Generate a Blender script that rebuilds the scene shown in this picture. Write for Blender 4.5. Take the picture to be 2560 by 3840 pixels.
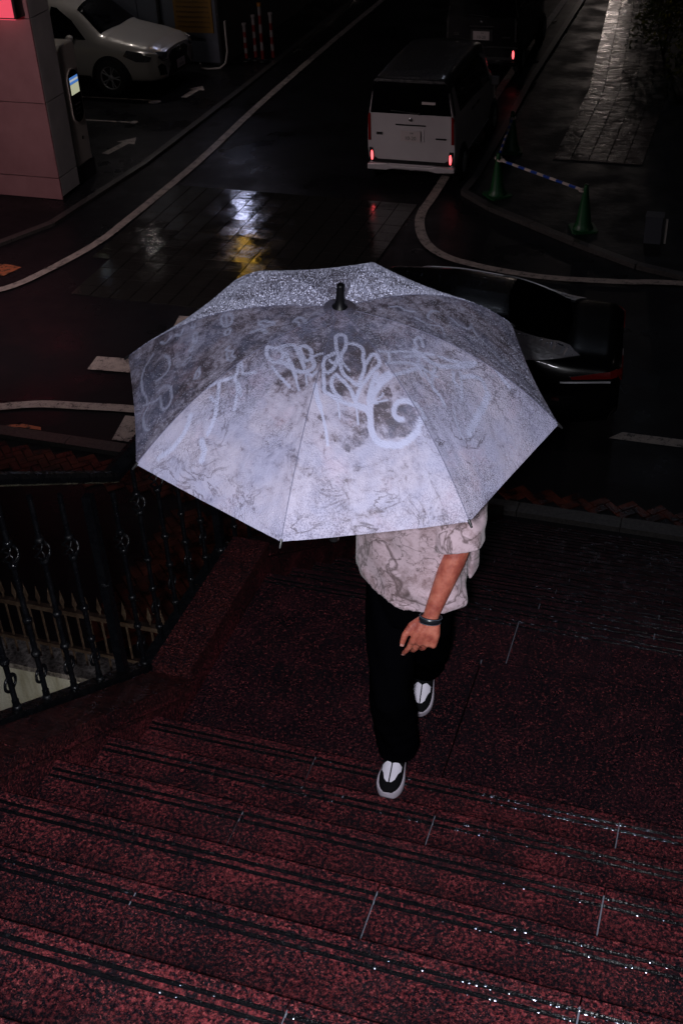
import bpy, bmesh, math, random
import numpy as np
from mathutils import Vector, Matrix
from mathutils.bvhtree import BVHTree
random.seed(7); np.random.seed(7)
S = bpy.context.scene
for o in list(bpy.data.objects): bpy.data.objects.remove(o)
COL = S.collection
R = math.radians

# ------------------------------------------------------------------ camera
PITCH, ROLL, AZ, FPX, CAMZ = .62447, .052066, .34667, 4486.6, 7.2
def cam_axes():
    cp, sp, cr, sr = math.cos(PITCH), math.sin(PITCH), math.cos(ROLL), math.sin(ROLL)
    fw = Vector((0, cp, -sp)); r = Vector((1, 0, 0)); d = fw.cross(r)
    X = cr*r + sr*d; Y = -sr*r + cr*d
    rot = Matrix.Rotation(AZ, 3, 'Z')
    return rot @ fw, rot @ X, rot @ Y
FW, CX, CY = cam_axes()
cd = bpy.data.cameras.new('camera'); cam = bpy.data.objects.new('camera', cd); COL.objects.link(cam)
m3 = Matrix((CX, -CY, -FW)).transposed()
cam.matrix_world = Matrix.Translation((0, 0, CAMZ)) @ m3.to_4x4()
cd.sensor_fit = 'VERTICAL'; cd.sensor_height = 36; cd.sensor_width = 24
cd.lens = FPX*36/3840; cd.clip_start = .05; cd.clip_end = 600
S.camera = cam
S.render.resolution_x = 682; S.render.resolution_y = 1024

# ------------------------------------------------------------------ night sky
W = bpy.data.worlds.new('World'); S.world = W; W.use_nodes = True
wn = W.node_tree; bg = wn.nodes['Background']
sky = wn.nodes.new('ShaderNodeTexSky'); sky.sky_type = 'NISHITA'; sky.sun_disc = False
sky.sun_elevation = R(-4.0); sky.sun_rotation = R(200)
wn.links.new(sky.outputs[0], bg.inputs[0]); bg.inputs[1].default_value = .10

# ------------------------------------------------------------------ the flash that lit the picture
fl = bpy.data.lights.new('flash', 'SPOT'); fl.energy = 600; fl.color = (.93, .93, 1.0)
fl.shadow_soft_size = .04; fl.spot_size = R(80); fl.spot_blend = 1.0
flo = bpy.data.objects.new('flash', fl); COL.objects.link(flo)
flo.matrix_world = Matrix.Translation(Vector((0, 0, CAMZ)) + CX*(-.06) + CY*.02) @ (m3 @ Matrix.Rotation(R(-17.0), 3, 'X') @ Matrix.Rotation(R(-4), 3, 'Y')).to_4x4()

S.view_settings.view_transform = 'Standard'; S.view_settings.look = 'None'
S.view_settings.exposure = 0; S.view_settings.gamma = 1
S.view_settings.use_curve_mapping = False
S.render.engine = 'CYCLES'

# ------------------------------------------------------------------ materials
def mat(name, base=(.5,.5,.5), rough=.5, metal=0, spec=.5, coat=0, emit=None, es=0, sheen=0):
    m = bpy.data.materials.new(name); m.use_nodes = True
    b = m.node_tree.nodes['Principled BSDF']
    b.inputs['Base Color'].default_value = (*base, 1); b.inputs['Roughness'].default_value = rough
    b.inputs['Metallic'].default_value = metal; b.inputs['Specular IOR Level'].default_value = spec
    b.inputs['Coat Weight'].default_value = coat; b.inputs['Coat Roughness'].default_value = .05
    b.inputs['Sheen Weight'].default_value = sheen
    if emit: b.inputs['Emission Color'].default_value = (*emit, 1); b.inputs['Emission Strength'].default_value = es
    return m
class NT:
    def __init__(s, m): s.t = m.node_tree; s.b = s.t.nodes['Principled BSDF']
    def n(s, k, **kw):
        x = s.t.nodes.new('ShaderNode'+k)
        for a, v in kw.items():
            if a in x.inputs: x.inputs[a].default_value = v
            else: setattr(x, a, v)
        return x
    def l(s, a, b): s.t.links.new(a, b)
    def pos(s, scale=1, obj=False, stretch=None):
        c = s.n('TexCoord') if obj else s.n('NewGeometry')
        o = c.outputs['Object'] if obj else c.outputs['Position']
        if stretch:
            mp = s.n('Mapping'); mp.inputs['Scale'].default_value = stretch; s.l(o, mp.inputs[0]); o = mp.outputs[0]
        return o
    def noise(s, co, sc, det=3, rough=.5, dist=0):
        x = s.n('TexNoise'); x.inputs['Scale'].default_value = sc; x.inputs['Detail'].default_value = det
        x.inputs['Roughness'].default_value = rough; x.inputs['Distortion'].default_value = dist
        s.l(co, x.inputs['Vector']); return x
    def vor(s, co, sc, feature='F1', rnd=1):
        x = s.n('TexVoronoi', feature=feature); x.inputs['Scale'].default_value = sc; x.inputs['Randomness'].default_value = rnd
        s.l(co, x.inputs['Vector']); return x
    def ramp(s, fac, stops, interp='LINEAR'):
        x = s.n('ValToRGB'); e = x.color_ramp; e.interpolation = interp
        while len(e.elements) < len(stops): e.elements.new(.5)
        for el, (p, c) in zip(e.elements, stops):
            el.position = p; el.color = (*c, 1) if len(c) == 3 else c
        s.l(fac, x.inputs[0]); return x.outputs[0]
    def g(s, v): return (v, v, v)
    def mix(s, fac, a, b, mode='MIX'):
        x = s.n('Mix', data_type='RGBA', blend_type=mode)
        for i, v in ((0, fac), (6, a), (7, b)):
            if hasattr(v, 'links'): s.l(v, x.inputs[i])
            else: x.inputs[i].default_value = v if i == 0 else (*v, 1)
        return x.outputs[2]
    def math(s, op, a, b=0):
        x = s.n('Math', operation=op)
        for i, v in enumerate((a, b)):
            if hasattr(v, 'links'): s.l(v, x.inputs[i])
            else: x.inputs[i].default_value = v
        return x.outputs[0]
    def bump(s, h, st=.3, d=.01, chain=None):
        x = s.n('Bump'); x.inputs['Strength'].default_value = st; x.inputs['Distance'].default_value = d
        s.l(h, x.inputs['Height'])
        if chain: s.l(chain, x.inputs['Normal'])
        s.l(x.outputs[0], s.b.inputs['Normal']); return x.outputs[0]
    def col(s, c): s.l(c, s.b.inputs['Base Color'])
    def rgh(s, c): s.l(c, s.b.inputs['Roughness'])

def granite(name, red=(.150,.026,.030), dark=(.0018,.0018,.003), grey=(.020,.018,.026), lo=.385, wet=.5, shade_grime=False):
    m = mat(name, rough=.4, spec=.16); t = NT(m); p = t.pos()
    n1 = t.noise(p, 92, 7, .82, .0); n2 = t.noise(p, 260, 3, .7); n3 = t.noise(p, 7, 2)
    f = t.math('SUBTRACT', .96, n1.outputs[0])
    f = t.math('ADD', f, t.math('MULTIPLY', t.math('SUBTRACT', n3.outputs[0], .5), .16))
    c = t.ramp(f, [(lo-.10, tuple(x*1.5 for x in red)), (lo-.03, red), (lo+.04, tuple(x*.32 for x in red)), (lo+.09, dark), (.95, dark)])
    g = t.ramp(n2.outputs[0], [(.48, t.g(0)), (.66, t.g(1))])
    c = t.mix(t.math('MULTIPLY', g, .6), c, grey)
    hot = t.ramp(t.noise(p, 130, 4, .75).outputs[0], [(.585, t.g(0)), (.66, t.g(1))])
    c = t.mix(t.math('MULTIPLY', hot, .7), c, (.34,.075,.075))
    if shade_grime:       # shade and damp dirt at each riser foot, put into the colour
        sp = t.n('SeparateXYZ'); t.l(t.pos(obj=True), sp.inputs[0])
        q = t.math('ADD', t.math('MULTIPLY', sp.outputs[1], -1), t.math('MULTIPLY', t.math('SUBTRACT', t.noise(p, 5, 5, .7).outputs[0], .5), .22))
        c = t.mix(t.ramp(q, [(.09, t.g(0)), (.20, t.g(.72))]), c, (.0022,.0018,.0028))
    t.col(c)
    t.rgh(t.ramp(t.noise(p, 14, 3).outputs[0], [(.35, t.g(.25)), (.65, t.g(wet))]))
    t.bump(t.noise(p, 260, 2).outputs[0], .18, .002)
    return m
M = {}
M['granite'] = granite('red_granite'); M['granite_tread'] = granite('red_granite_tread', shade_grime=True)
M['granite_dim'] = granite('dim_flash_granite', red=(.058,.014,.019), grey=(.018,.016,.024), lo=.375)  # red granite darkened: flash falloff on landing and lower flight put into colour
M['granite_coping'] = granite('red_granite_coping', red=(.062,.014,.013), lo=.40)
def stones():
    m = mat('mortar', (.11,.12,.15), .6); M['mortar'] = m
    m = mat('anti_slip_groove', (.003,.003,.004), .3); t = NT(m); p = t.pos()
    v = t.vor(p, 330); h = t.ramp(v.outputs['Distance'], [(0, t.g(1)), (.6, t.g(0))])
    t.bump(h, .45, .003); t.rgh(t.ramp(v.outputs['Distance'], [(.1, t.g(.06)), (.5, t.g(.20))]))
    m.node_tree.nodes['Principled BSDF'].inputs['Specular IOR Level'].default_value = .5; M['groove'] = m
    # wet asphalt
    m = mat('wet_asphalt', rough=.3, spec=.14); t = NT(m); p = t.pos()
    n = t.noise(p, 90, 3, .7); n2 = t.noise(p, .9, 4, .6)
    t.col(t.ramp(n.outputs[0], [(.35, (.004,.004,.006)), (.7, (.020,.019,.022))]))
    t.rgh(t.ramp(n2.outputs[0], [(.36, t.g(.22)), (.58, t.g(.50))]))
    t.bump(t.mix(.5, n.outputs[1], t.vor(p, 55).outputs['Distance']), .5, .006); M['asphalt'] = m
    # brick paver
    m = mat('red_brick_paver', rough=.35, spec=.25); t = NT(m); p = t.pos()
    n = t.noise(p, 5, 4, .6); n2 = t.noise(p, 120, 3)
    c = t.ramp(n.outputs[0], [(.40, (.020,.010,.010)), (.50, (.085,.020,.012)), (.65, (.15,.035,.020))])
    t.col(t.mix(.5, c, t.ramp(n2.outputs[0], [(.3, t.g(.3)), (.7, t.g(1.0))]), 'MULTIPLY'))
    t.rgh(t.ramp(t.noise(p, 2.5, 3).outputs[0], [(.4, t.g(.18)), (.6, t.g(.5))])); t.bump(n2.outputs[0], .4, .004); M['brick'] = m
    # dark pavers of the crossing
    m = mat('dark_block_paver', rough=.25); t = NT(m); p = t.pos()
    n = t.noise(p, 70, 3, .6); n2 = t.noise(p, 2.2, 4, .6)
    t.col(t.ramp(n.outputs[0], [(.3, (.010,.009,.009)), (.7, (.036,.033,.030))]))
    t.rgh(t.ramp(n2.outputs[0], [(.40, t.g(.07)), (.6, t.g(.17))])); 
    b1 = t.bump(t.noise(p, 6, 2).outputs[0], .12, .02); t.bump(n.outputs[0], .14, .002, b1); M['paver'] = m
    m = mat('plaza_stone', rough=.25, spec=.3); t = NT(m); p = t.pos()
    n = t.noise(p, 60, 3, .6)
    t.col(t.ramp(n.outputs[0], [(.3, (.004,.004,.005)), (.7, (.015,.014,.015))]))
    t.rgh(t.ramp(t.noise(p, 1.7, 4).outputs[0], [(.38, t.g(.38)), (.62, t.g(.62))])); 
    b1 = t.bump(t.noise(p, 7, 2).outputs[0], .3, .02); t.bump(n.outputs[0], .3, .003, b1); M['plaza'] = m
    m = mat('light_path_tile', rough=.22); t = NT(m); p = t.pos()
    n = t.noise(p, 40, 4, .7)
    t.col(t.ramp(n.outputs[0], [(.3, (.05,.045,.042)), (.7, (.18,.16,.15))]))
    t.rgh(t.ramp(t.noise(p, 3, 4).outputs[0], [(.38, t.g(.17)), (.62, t.g(.33))]))
    b1 = t.bump(t.noise(p, 6, 2).outputs[0], .4, .02); t.bump(n.outputs[0], .3, .004, b1); M['pathtile'] = m
    # road paint
    m = mat('road_paint', rough=.45); t = NT(m); p = t.pos()
    n = t.noise(p, 9, 5, .75); n2 = t.noise(p, 55, 3, .7)
    w = t.math('ADD', t.math('MULTIPLY', n.outputs[0], .6), t.math('MULTIPLY', n2.outputs[0], .4))
    t.col(t.ramp(w, [(.41, (.04,.036,.036)), (.47, (.40,.34,.31)), (.7, (.60,.51,.46))])); M['paint'] = m
    m = mat('kerb_stone', rough=.4); t = NT(m); p = t.pos()
    t.col(t.ramp(t.noise(p, 30, 4, .7).outputs[0], [(.3, (.025,.023,.023)), (.7, (.085,.076,.072))])); M['kerb'] = m
    m = mat('orange_paint', rough=.5); t = NT(m); p = t.pos()
    t.col(t.ramp(t.noise(p, 12, 5, .7).outputs[0], [(.42, (.05,.03,.02)), (.5, (.55,.16,.07))])); M['orange'] = m
    # pale concrete wall
    m = mat('pale_concrete', rough=.8); t = NT(m); p = t.pos()
    s = t.pos(stretch=(5, 5, .6)); n = t.noise(s, 1.4, 5, .65); n2 = t.noise(p, 45, 3, .6)
    c = t.ramp(n.outputs[0], [(.30, (.36,.31,.20)), (.46, (.62,.60,.52)), (.7, (.78,.77,.72))])
    c = t.mix(.35, c, t.ramp(n2.outputs[0], [(.35, t.g(.55)), (.6, t.g(1.0))]), 'MULTIPLY')
    t.col(c); t.bump(n2.outputs[0], .3, .004); M['pale'] = m
    m = mat('rough_sill_stone', rough=.8); t = NT(m); p = t.pos()
    t.col(t.ramp(t.noise(p, 22, 5, .75).outputs[0], [(.38, (.06,.05,.05)), (.6, (.34,.30,.29))])); t.bump(t.noise(p, 40, 3).outputs[0], .6, .01); M['sill'] = m
stones()
def metals():
    m = mat('black_iron', (.003,.0033,.0045), .32, .0, .22); t = NT(m); p = t.pos()
    v = t.vor(p, 160); t.bump(t.ramp(v.outputs['Distance'], [(0, t.g(1)), (.35, t.g(0))]), .6, .003)
    t.rgh(t.ramp(t.noise(p, 30, 2).outputs[0], [(.4, t.g(.16)), (.65, t.g(.5))])); M['iron'] = m
    m = mat('rusty_fence_paint', rough=.65); t = NT(m); p = t.pos()
    t.col(t.ramp(t.noise(p, 18, 5, .7).outputs[0], [(.35, (.040,.022,.016)), (.5, (.075,.045,.032)), (.7, (.11,.080,.062))])); M['rust'] = m
    M['white_car'] = mat('white_car_paint', (.80,.76,.74), .25, 0, .5, 1)
    m = M['white_car']; t = NT(m); p = t.pos(); t.col(t.ramp(t.noise(p, 1.5, 4).outputs[0], [(.3, (.53,.49,.51)), (.7, (.63,.59,.61))]))
    t.bump(t.ramp(t.vor(p, 60).outputs['Distance'], [(0, t.g(1)), (.3, t.g(0))]), .12, .003)
    M['silver_car'] = mat('pearl_car_paint', (.48,.45,.42), .3, .15, .5, 1)
    M['black_car'] = mat('black_car_paint', (.003,.003,.004), .25, 0, .2, .08)
    m = M['black_car']; t = NT(m); p = t.pos(); v = t.vor(p, 42); 
    t.bump(t.ramp(v.outputs['Distance'], [(0, t.g(1)), (.30, t.g(0))]), .15, .004)
    m = mat('wet_dark_roof', (.035,.035,.038), .35, 0, .5, .6); t = NT(m); p = t.pos()
    t.bump(t.ramp(t.vor(p, 34).outputs['Distance'], [(0, t.g(1)), (.4, t.g(0))]), .8, .008)
    t.col(t.ramp(t.noise(p, 24, 4, .8).outputs[0], [(.40, (.016,.016,.018)), (.62, (.10,.10,.105))])); M['roofwet'] = m
    M['glass'] = mat('tinted_glass', (.002,.002,.003), .05, 0, .14)
    M['trim'] = mat('black_plastic', (.010,.010,.011), .4)
    M['tyre'] = mat('tyre_rubber', (.010,.010,.010), .75)
    M['satin'] = mat('satin_chrome', (.80,.80,.85), .55, 1)
    M['rim'] = mat('alloy_rim', (.45,.45,.47), .4, .7)
    M['chrome'] = mat('chrome', (.85,.85,.88), .24, 1)
    M['lens'] = mat('clear_lens', (.10,.10,.11), .06, .3, .8)
    M['taillit'] = mat('lit_tail_lamp', (.6,.02,.02), .3, emit=(1,.09,.10), es=3.2)
    M['tailoff'] = mat('red_lens', (.22,.008,.008), .15)
    M['plate'] = mat('plate_white', (.55,.48,.48), .45); M['platetext'] = mat('plate_green_print', (.05,.07,.06), .5)
metals()
def misc():
    # umbrella cloth: mottled lavender print, strokes, light fields and far-panel rain sparkle stored as colour
    m = mat('printed_umbrella_cloth', rough=.6, spec=.4); t = NT(m); p = t.pos(obj=True)
    at = t.n('Attribute', attribute_name='stroke'); to = t.n('Attribute', attribute_name='tone')
    n1 = t.noise(p, 11, 8, .78, .9); n2 = t.noise(p, 40, 6, .8, .5); n3 = t.noise(p, 3.2, 3, .6, 1.0)
    f = t.math('ADD', t.math('MULTIPLY', n1.outputs[0], 1.1), t.math('MULTIPLY', n2.outputs[0], .85))
    f = t.math('ADD', f, t.math('MULTIPLY', n3.outputs[0], .35))
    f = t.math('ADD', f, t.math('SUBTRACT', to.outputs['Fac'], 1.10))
    c = t.ramp(f, [(.40, (.055,.045,.060)), (.47, (.110,.090,.120)), (.53, (.185,.165,.215)), (.59, (.255,.235,.312)), (.74, (.315,.295,.385))])
    # thin dark crack lines of the printed camouflage
    c = t.mix(t.ramp(t.noise(p, 7, 4, .6).outputs[0], [(.42, t.g(0)), (.58, t.g(.35))]), c, (.17,.20,.34), 'MIX')
    c = t.mix(t.ramp(t.noise(p, 9, 4, .6).outputs[0], [(.54, t.g(0)), (.66, t.g(.25))]), c, (.38,.28,.36), 'MIX')
    def ridge(co, sc, w, dist=1.2, det=5):
        q = t.noise(co, sc, det, .6, dist); a = t.math('ABSOLUTE', t.math('SUBTRACT', q.outputs[0], .5))
        return t.ramp(a, [(0, t.g(1)), (w, t.g(0))])
    cr = t.math('MULTIPLY', ridge(p, 9, .024), t.ramp(t.noise(p, 5, 3).outputs[0], [(.42, t.g(0)), (.56, t.g(1))]))
    cr2 = t.math('MULTIPLY', ridge(p, 26, .020, 2.0), t.ramp(t.noise(p, 8, 4).outputs[0], [(.48, t.g(0)), (.58, t.g(1))]))
    c = t.mix(t.math('MULTIPLY', cr, .85), c, (.055,.042,.060)); c = t.mix(t.math('MULTIPLY', cr2, .8), c, (.060,.045,.060))
    c = t.mix(t.math('MULTIPLY', at.outputs['Fac'], .86), c, (.33,.345,.49))
    t.col(c)
    v2 = t.vor(p, 300); dr = t.ramp(v2.outputs['Distance'], [(0, t.g(1)), (.55, t.g(0))])
    b1 = t.bump(t.noise(p, 14, 5, .6).outputs[0], .22, .010)
    wet = t.ramp(t.noise(p, 4, 3).outputs[0], [(.40, t.g(.2)), (.60, t.g(1))])
    t.bump(t.math('MULTIPLY', dr, wet), .85, .0035, b1)
    t.rgh(t.ramp(dr, [(.3, t.g(.62)), (.8, t.g(.16))]))
    m.node_tree.nodes['Principled BSDF'].inputs['Specular IOR Level'].default_value = .45
    M['cloth'] = m
    m = mat('printed_shirt_cotton', rough=.85, sheen=.2); t = NT(m); p = t.pos(obj=True)
    wv = t.mix(.22, p, t.noise(p, 7, 5, .7).outputs[1], 'ADD')
    def ridge(co, sc, w, dist=1.2, det=4):
        q = t.noise(co, sc, det, .55, dist); a = t.math('ABSOLUTE', t.math('SUBTRACT', q.outputs[0], .5))
        return t.ramp(a, [(0, t.g(1)), (w, t.g(0))])
    cr = ridge(p, 6.5, .030, 1.3)
    cr2 = t.math('MULTIPLY', ridge(p, 16, .024, .8), t.ramp(t.noise(p, 9, 3).outputs[0], [(.44, t.g(0)), (.56, t.g(1))]))
    base = t.ramp(t.noise(wv, 9, 6, .75).outputs[0], [(.34, (.17,.105,.11)), (.44, (.35,.25,.275)), (.56, (.55,.42,.475))])
    c = t.mix(t.math('MULTIPLY', cr, .85), base, (.075,.045,.045)); c = t.mix(t.math('MULTIPLY', cr2, .85), c, (.085,.055,.055))
    t.col(c); t.bump(t.noise(p, 500, 2).outputs[0], .15, .001); M['shirt'] = m
    M['trouser'] = mat('black_denim', (.0012,.0012,.0018), 1, 0, .0)
    m = mat('skin', rough=.5); t = NT(m); p = t.pos(obj=True)
    t.col(t.ramp(t.noise(p, 28, 4, .6).outputs[0], [(.35, (.27,.058,.042)), (.5, (.39,.105,.070)), (.65, (.48,.155,.105))])); t.bump(t.noise(p, 110, 5, .7).outputs[0], .5, .003)
    m.node_tree.nodes['Principled BSDF'].inputs['Subsurface Weight'].default_value = .12
    m.node_tree.nodes['Principled BSDF'].inputs['Subsurface Radius'].default_value = (.02,.006,.003); M['skin'] = m
    M['nail'] = mat('finger_nail', (.48,.22,.19), .4); M['hair'] = mat('black_hair', (.012,.010,.010), .6)
    M['shoe_black'] = mat('black_suede', (.003,.003,.004), .9, 0, .1); M['shoe_white'] = mat('white_leather', (.60,.57,.66), .5)
    M['sole'] = mat('white_rubber_sole', (.38,.34,.40), .6); M['leather'] = mat('black_leather', (.010,.012,.016), .3)
    M['stitch'] = mat('pale_stitch', (.10,.12,.16), .6); M['eye'] = mat('eye_white', (.7,.7,.7), .2); M['iris'] = mat('dark_iris', (.02,.012,.01), .15)
    M['lip'] = mat('lip', (.45,.16,.13), .45)
    M['green'] = mat('green_cone_plastic', (.004,.070,.018), .4); M['bar_blue'] = mat('blue_tape', (.01,.06,.42), .4); M['bar_white'] = mat('white_tape', (.62,.52,.47), .4)
    m = mat('panel_tile', rough=.35); t = NT(m); p = t.pos()
    t.col(t.ramp(t.noise(p, 3, 4).outputs[0], [(.3, (.46,.44,.44)), (.7, (.58,.55,.55))])); M['tile'] = m
    m = mat('redlit_panel_tile', rough=.35); t = NT(m); p = t.pos()
    t.col(t.ramp(t.noise(p, 3, 4).outputs[0], [(.3, (.28,.13,.14)), (.7, (.35,.17,.18))])); M['tile_redlit'] = m  # front tiles tinted pink: red light on them put into the colour
    M['joint'] = mat('dark_joint', (.03,.03,.03), .7)
    M['machine'] = mat('machine_enamel', (.46,.42,.38), .4); M['screen'] = mat('lit_screen', (.1,.1,.1), .3, emit=(.80,.82,.55), es=.50)
    M['screenblue'] = mat('lit_screen_blue', (.1,.1,.1), .3, emit=(.10,.30,.85), es=.55); M['screenwhite'] = mat('lit_screen_white', (.1,.1,.1), .3, emit=(.7,.75,.8), es=.55)
    M['wallgrey'] = mat('dark_wall_cladding', (.10,.11,.14), .6); M['wallblack'] = mat('far_wall', (.02,.02,.024), .7)
    M['yellow'] = mat('yellow_sign', (.20,.10,.012), .5); M['ink'] = mat('sign_ink', (.03,.025,.02), .6)
    M['red_glow'] = mat('red_glow_face', (.5,.05,.08), .3, emit=(1,.10,.16), es=.7)
    M['pole_red'] = mat('red_reflective_post', (.16,.012,.012), .4); M['pole_white'] = mat('white_band', (.22,.20,.20), .4); M['pole_orange'] = mat('orange_cap', (.35,.13,.01), .4)
    M['sign_white'] = mat('lit_white_sign', (.5,.5,.5), .3, emit=(.62,.66,1.0), es=16); M['sign_yellow'] = mat('lit_yellow_sign', (.5,.5,.5), .3, emit=(1,.55,.05), es=5)
    M['lampfill_right'] = mat('pink_fill_lamp_head', (.5,.5,.5), .3, emit=(1,.80,.76), es=7); M['lampfill_left'] = mat('rose_fill_lamp_head', (.5,.5,.5), .3, emit=(1,.82,.84), es=225); M['lampfill_suv'] = mat('suv_fill_lamp', (.5,.5,.5), .3, emit=(1,.90,.84), es=85); M['lampyard'] = mat('lit_yard_lamp', (.5,.5,.5), .3, emit=(1,.95,.80), es=420)
    M['lampwarm'] = mat('lit_lamp_head', (.5,.5,.5), .3, emit=(1,.82,.74), es=55)
    m = mat('dark_leaf', rough=.5); t = NT(m); p = t.pos()
    t.col(t.ramp(t.noise(p, 3, 3).outputs[0], [(.35, (.02,.045,.012)), (.55, (.10,.11,.012)), (.7, (.24,.20,.02))])); M['leaf'] = m
    M['dropsilver'] = mat('rain_drop_sheen', (.42,.43,.56), .48, .6); M['bead'] = mat('rain_bead', (.75,.80,1.0), .26, 1); M['seam'] = mat('seam_thread', (.10,.10,.16), .6); M['ferrule'] = mat('black_ferrule', (.003,.003,.004), .4, 0, .25)
    M['window_glint'] = mat('glint_office_window', (.1,.1,.1), .3, emit=(.72,.80,1.0), es=3.5); M['window_dark'] = mat('dark_office_window', (.01,.01,.012), .1)
    M['bark'] = mat('bark', (.05,.035,.025), .8); M['amber'] = mat('amber_bulb', (.6,.3,.02), .3, emit=(1,.55,.05), es=3)
    M['box'] = mat('grey_cabinet', (.055,.060,.075), .5); M['pipe'] = mat('pale_pipe', (.38,.35,.33), .5)
misc()
# ------------------------------------------------------------------ helpers
def tag(o, label=None, cat=None, group=None, kind=None):
    if label: o['label'] = label
    if cat: o['category'] = cat
    if group: o['group'] = group
    if kind: o['kind'] = kind
    return o
def thing(name, label, cat, loc=(0,0,0), rz=0, group=None):
    o = bpy.data.objects.new(name, None); COL.objects.link(o); o.location = loc; o.rotation_euler = (0,0,rz)
    o.empty_display_size = .2
    return tag(o, label, cat, group)
class MB:
    def __init__(s): s.v = []; s.f = []; s.mi = []; s.cur = 0; s.sm = []
    def add(s, vs, fs, smooth=False):
        b = len(s.v); s.v += [tuple(x) for x in vs]; s.f += [tuple(b+i for i in f) for f in fs]
        s.mi += [s.cur]*len(fs); s.sm += [smooth]*len(fs); return s
    def box(s, x0, x1, y0, y1, z0, z1):
        return s.add([(x0,y0,z0),(x1,y0,z0),(x1,y1,z0),(x0,y1,z0),(x0,y0,z1),(x1,y0,z1),(x1,y1,z1),(x0,y1,z1)],
            [(0,3,2,1),(4,5,6,7),(0,1,5,4),(1,2,6,5),(2,3,7,6),(3,0,4,7)])
    def quad(s, pts): return s.add(pts, [tuple(range(len(pts)))])
    def extr(s, poly, a, b, axis='x', smooth=False):     # polygon (u,v) extruded along an axis
        n = len(poly)
        def P(t, u, v): return {'x': (t,u,v), 'y': (u,t,v), 'z': (u,v,t)}[axis]
        vs = [P(a,u,v) for u,v in poly]+[P(b,u,v) for u,v in poly]
        fs = [tuple(range(n))[::-1], tuple(range(n, 2*n))]+[(i,(i+1)%n,n+(i+1)%n,n+i) for i in range(n)]
        return s.add(vs, fs, smooth)
    def tube(s, pts, rad, n=8, cap=True):
        pts = [Vector(p) for p in pts]
        if not hasattr(rad, '__len__'): rad = [rad]*len(pts)
        vs = []; fs = []; up = None
        for i, p in enumerate(pts):
            d = (pts[min(i+1, len(pts)-1)]-pts[max(i-1, 0)]).normalized()
            if up is None: up = Vector((0,0,1)) if abs(d.z) < .9 else Vector((1,0,0))
            a = d.cross(up).normalized(); up = a.cross(d).normalized()
            for k in range(n):
                t = 2*math.pi*k/n; vs.append(p+(a*math.cos(t)+up*math.sin(t))*rad[i])
        for i in range(len(pts)-1):
            for k in range(n): fs.append((i*n+k, i*n+(k+1)%n, (i+1)*n+(k+1)%n, (i+1)*n+k))
        s.add(vs, fs, True)
        if cap:
            s.add(vs[:n], [tuple(range(n))[::-1]]); s.add(vs[-n:], [tuple(range(n))])
        return s
    def lathe(s, prof, c=(0,0,0), n=16, axis='z', arc=2*math.pi):
        vs = []; fs = []
        for r, h in prof:
            for k in range(n):
                t = arc*k/n; x, y = r*math.cos(t), r*math.sin(t)
                q = {'z': (x,y,h), 'y': (x,h,y), 'x': (h,x,y)}[axis]
                vs.append((c[0]+q[0], c[1]+q[1], c[2]+q[2]))
        for i in range(len(prof)-1):
            for k in range(n): fs.append((i*n+k, i*n+(k+1)%n, (i+1)*n+(k+1)%n, (i+1)*n+k))
        return s.add(vs, fs, True)
    def ball(s, c, r, n=10):
        rx, ry, rz = (r, r, r) if not hasattr(r, '__len__') else r
        prof = [(math.sin(math.pi*i/n), -math.cos(math.pi*i/n)) for i in range(n+1)]
        vs = []; fs = []; m_ = n+2
        for a, h in prof:
            for k in range(m_):
                t = 2*math.pi*k/m_; vs.append((c[0]+rx*a*math.cos(t), c[1]+ry*a*math.sin(t), c[2]+rz*h))
        for i in range(n):
            for k in range(m_): fs.append((i*m_+k, i*m_+(k+1)%m_, (i+1)*m_+(k+1)%m_, (i+1)*m_+k))
        return s.add(vs, fs, True)
    def mesh(s, name, mats):
        me = bpy.data.meshes.new(name); me.from_pydata(s.v, [], s.f)
        for m_ in (mats if isinstance(mats, (list, tuple)) else [mats]): me.materials.append(m_)
        me.polygons.foreach_set('material_index', s.mi); me.polygons.foreach_set('use_smooth', s.sm)
        me.update(); return me
    def build(s, name, mats, parent=None, loc=None):
        o = bpy.data.objects.new(name, s.mesh(name, mats)); COL.objects.link(o)
        if parent: o.parent = parent
        if loc: o.location = loc
        return o
def inst(src, parent=None, loc=None, name=None):
    o = src.copy(); COL.objects.link(o)
    if parent: o.parent = parent
    if loc is not None: o.location = loc
    return o
def place(name, me, parent, loc, rz=0, scale=None):
    o = bpy.data.objects.new(name, me); COL.objects.link(o); o.parent = parent; o.location = loc
    if rz: o.rotation_euler = (0,0,rz)
    if scale: o.scale = scale
    return o
def struct(o): o['kind'] = 'structure'; return o

# ------------------------------------------------------------------ ground
ZL, RS, TR, YL, YF, XW = 3.804, .196, .30, 3.065, 3.90, -1.78     # landing height, rise, tread, landing near / far edge, wall face
g = MB()
for x0, x1, y0, y1 in ((-80,-10,-40,120), (-10,-2.05,6.75,120), (-2.05,80,-40,120), (-10,-2.05,-40,-6)):
    g.quad([(x0,y0,0),(x1,y0,0),(x1,y1,0),(x0,y1,0)])
ground = struct(g.build('ground', M['asphalt'])); tag(ground, 'wet black asphalt of the street and parking area', 'ground')
p = MB(); p.box(-10.2,-1.9,-6.2,6.9,-3.9,-3.6)
pit = struct(p.build('pit_floor', M['asphalt'])); tag(pit, 'dark floor of the sunken yard beside the stairs', 'floor')
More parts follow.
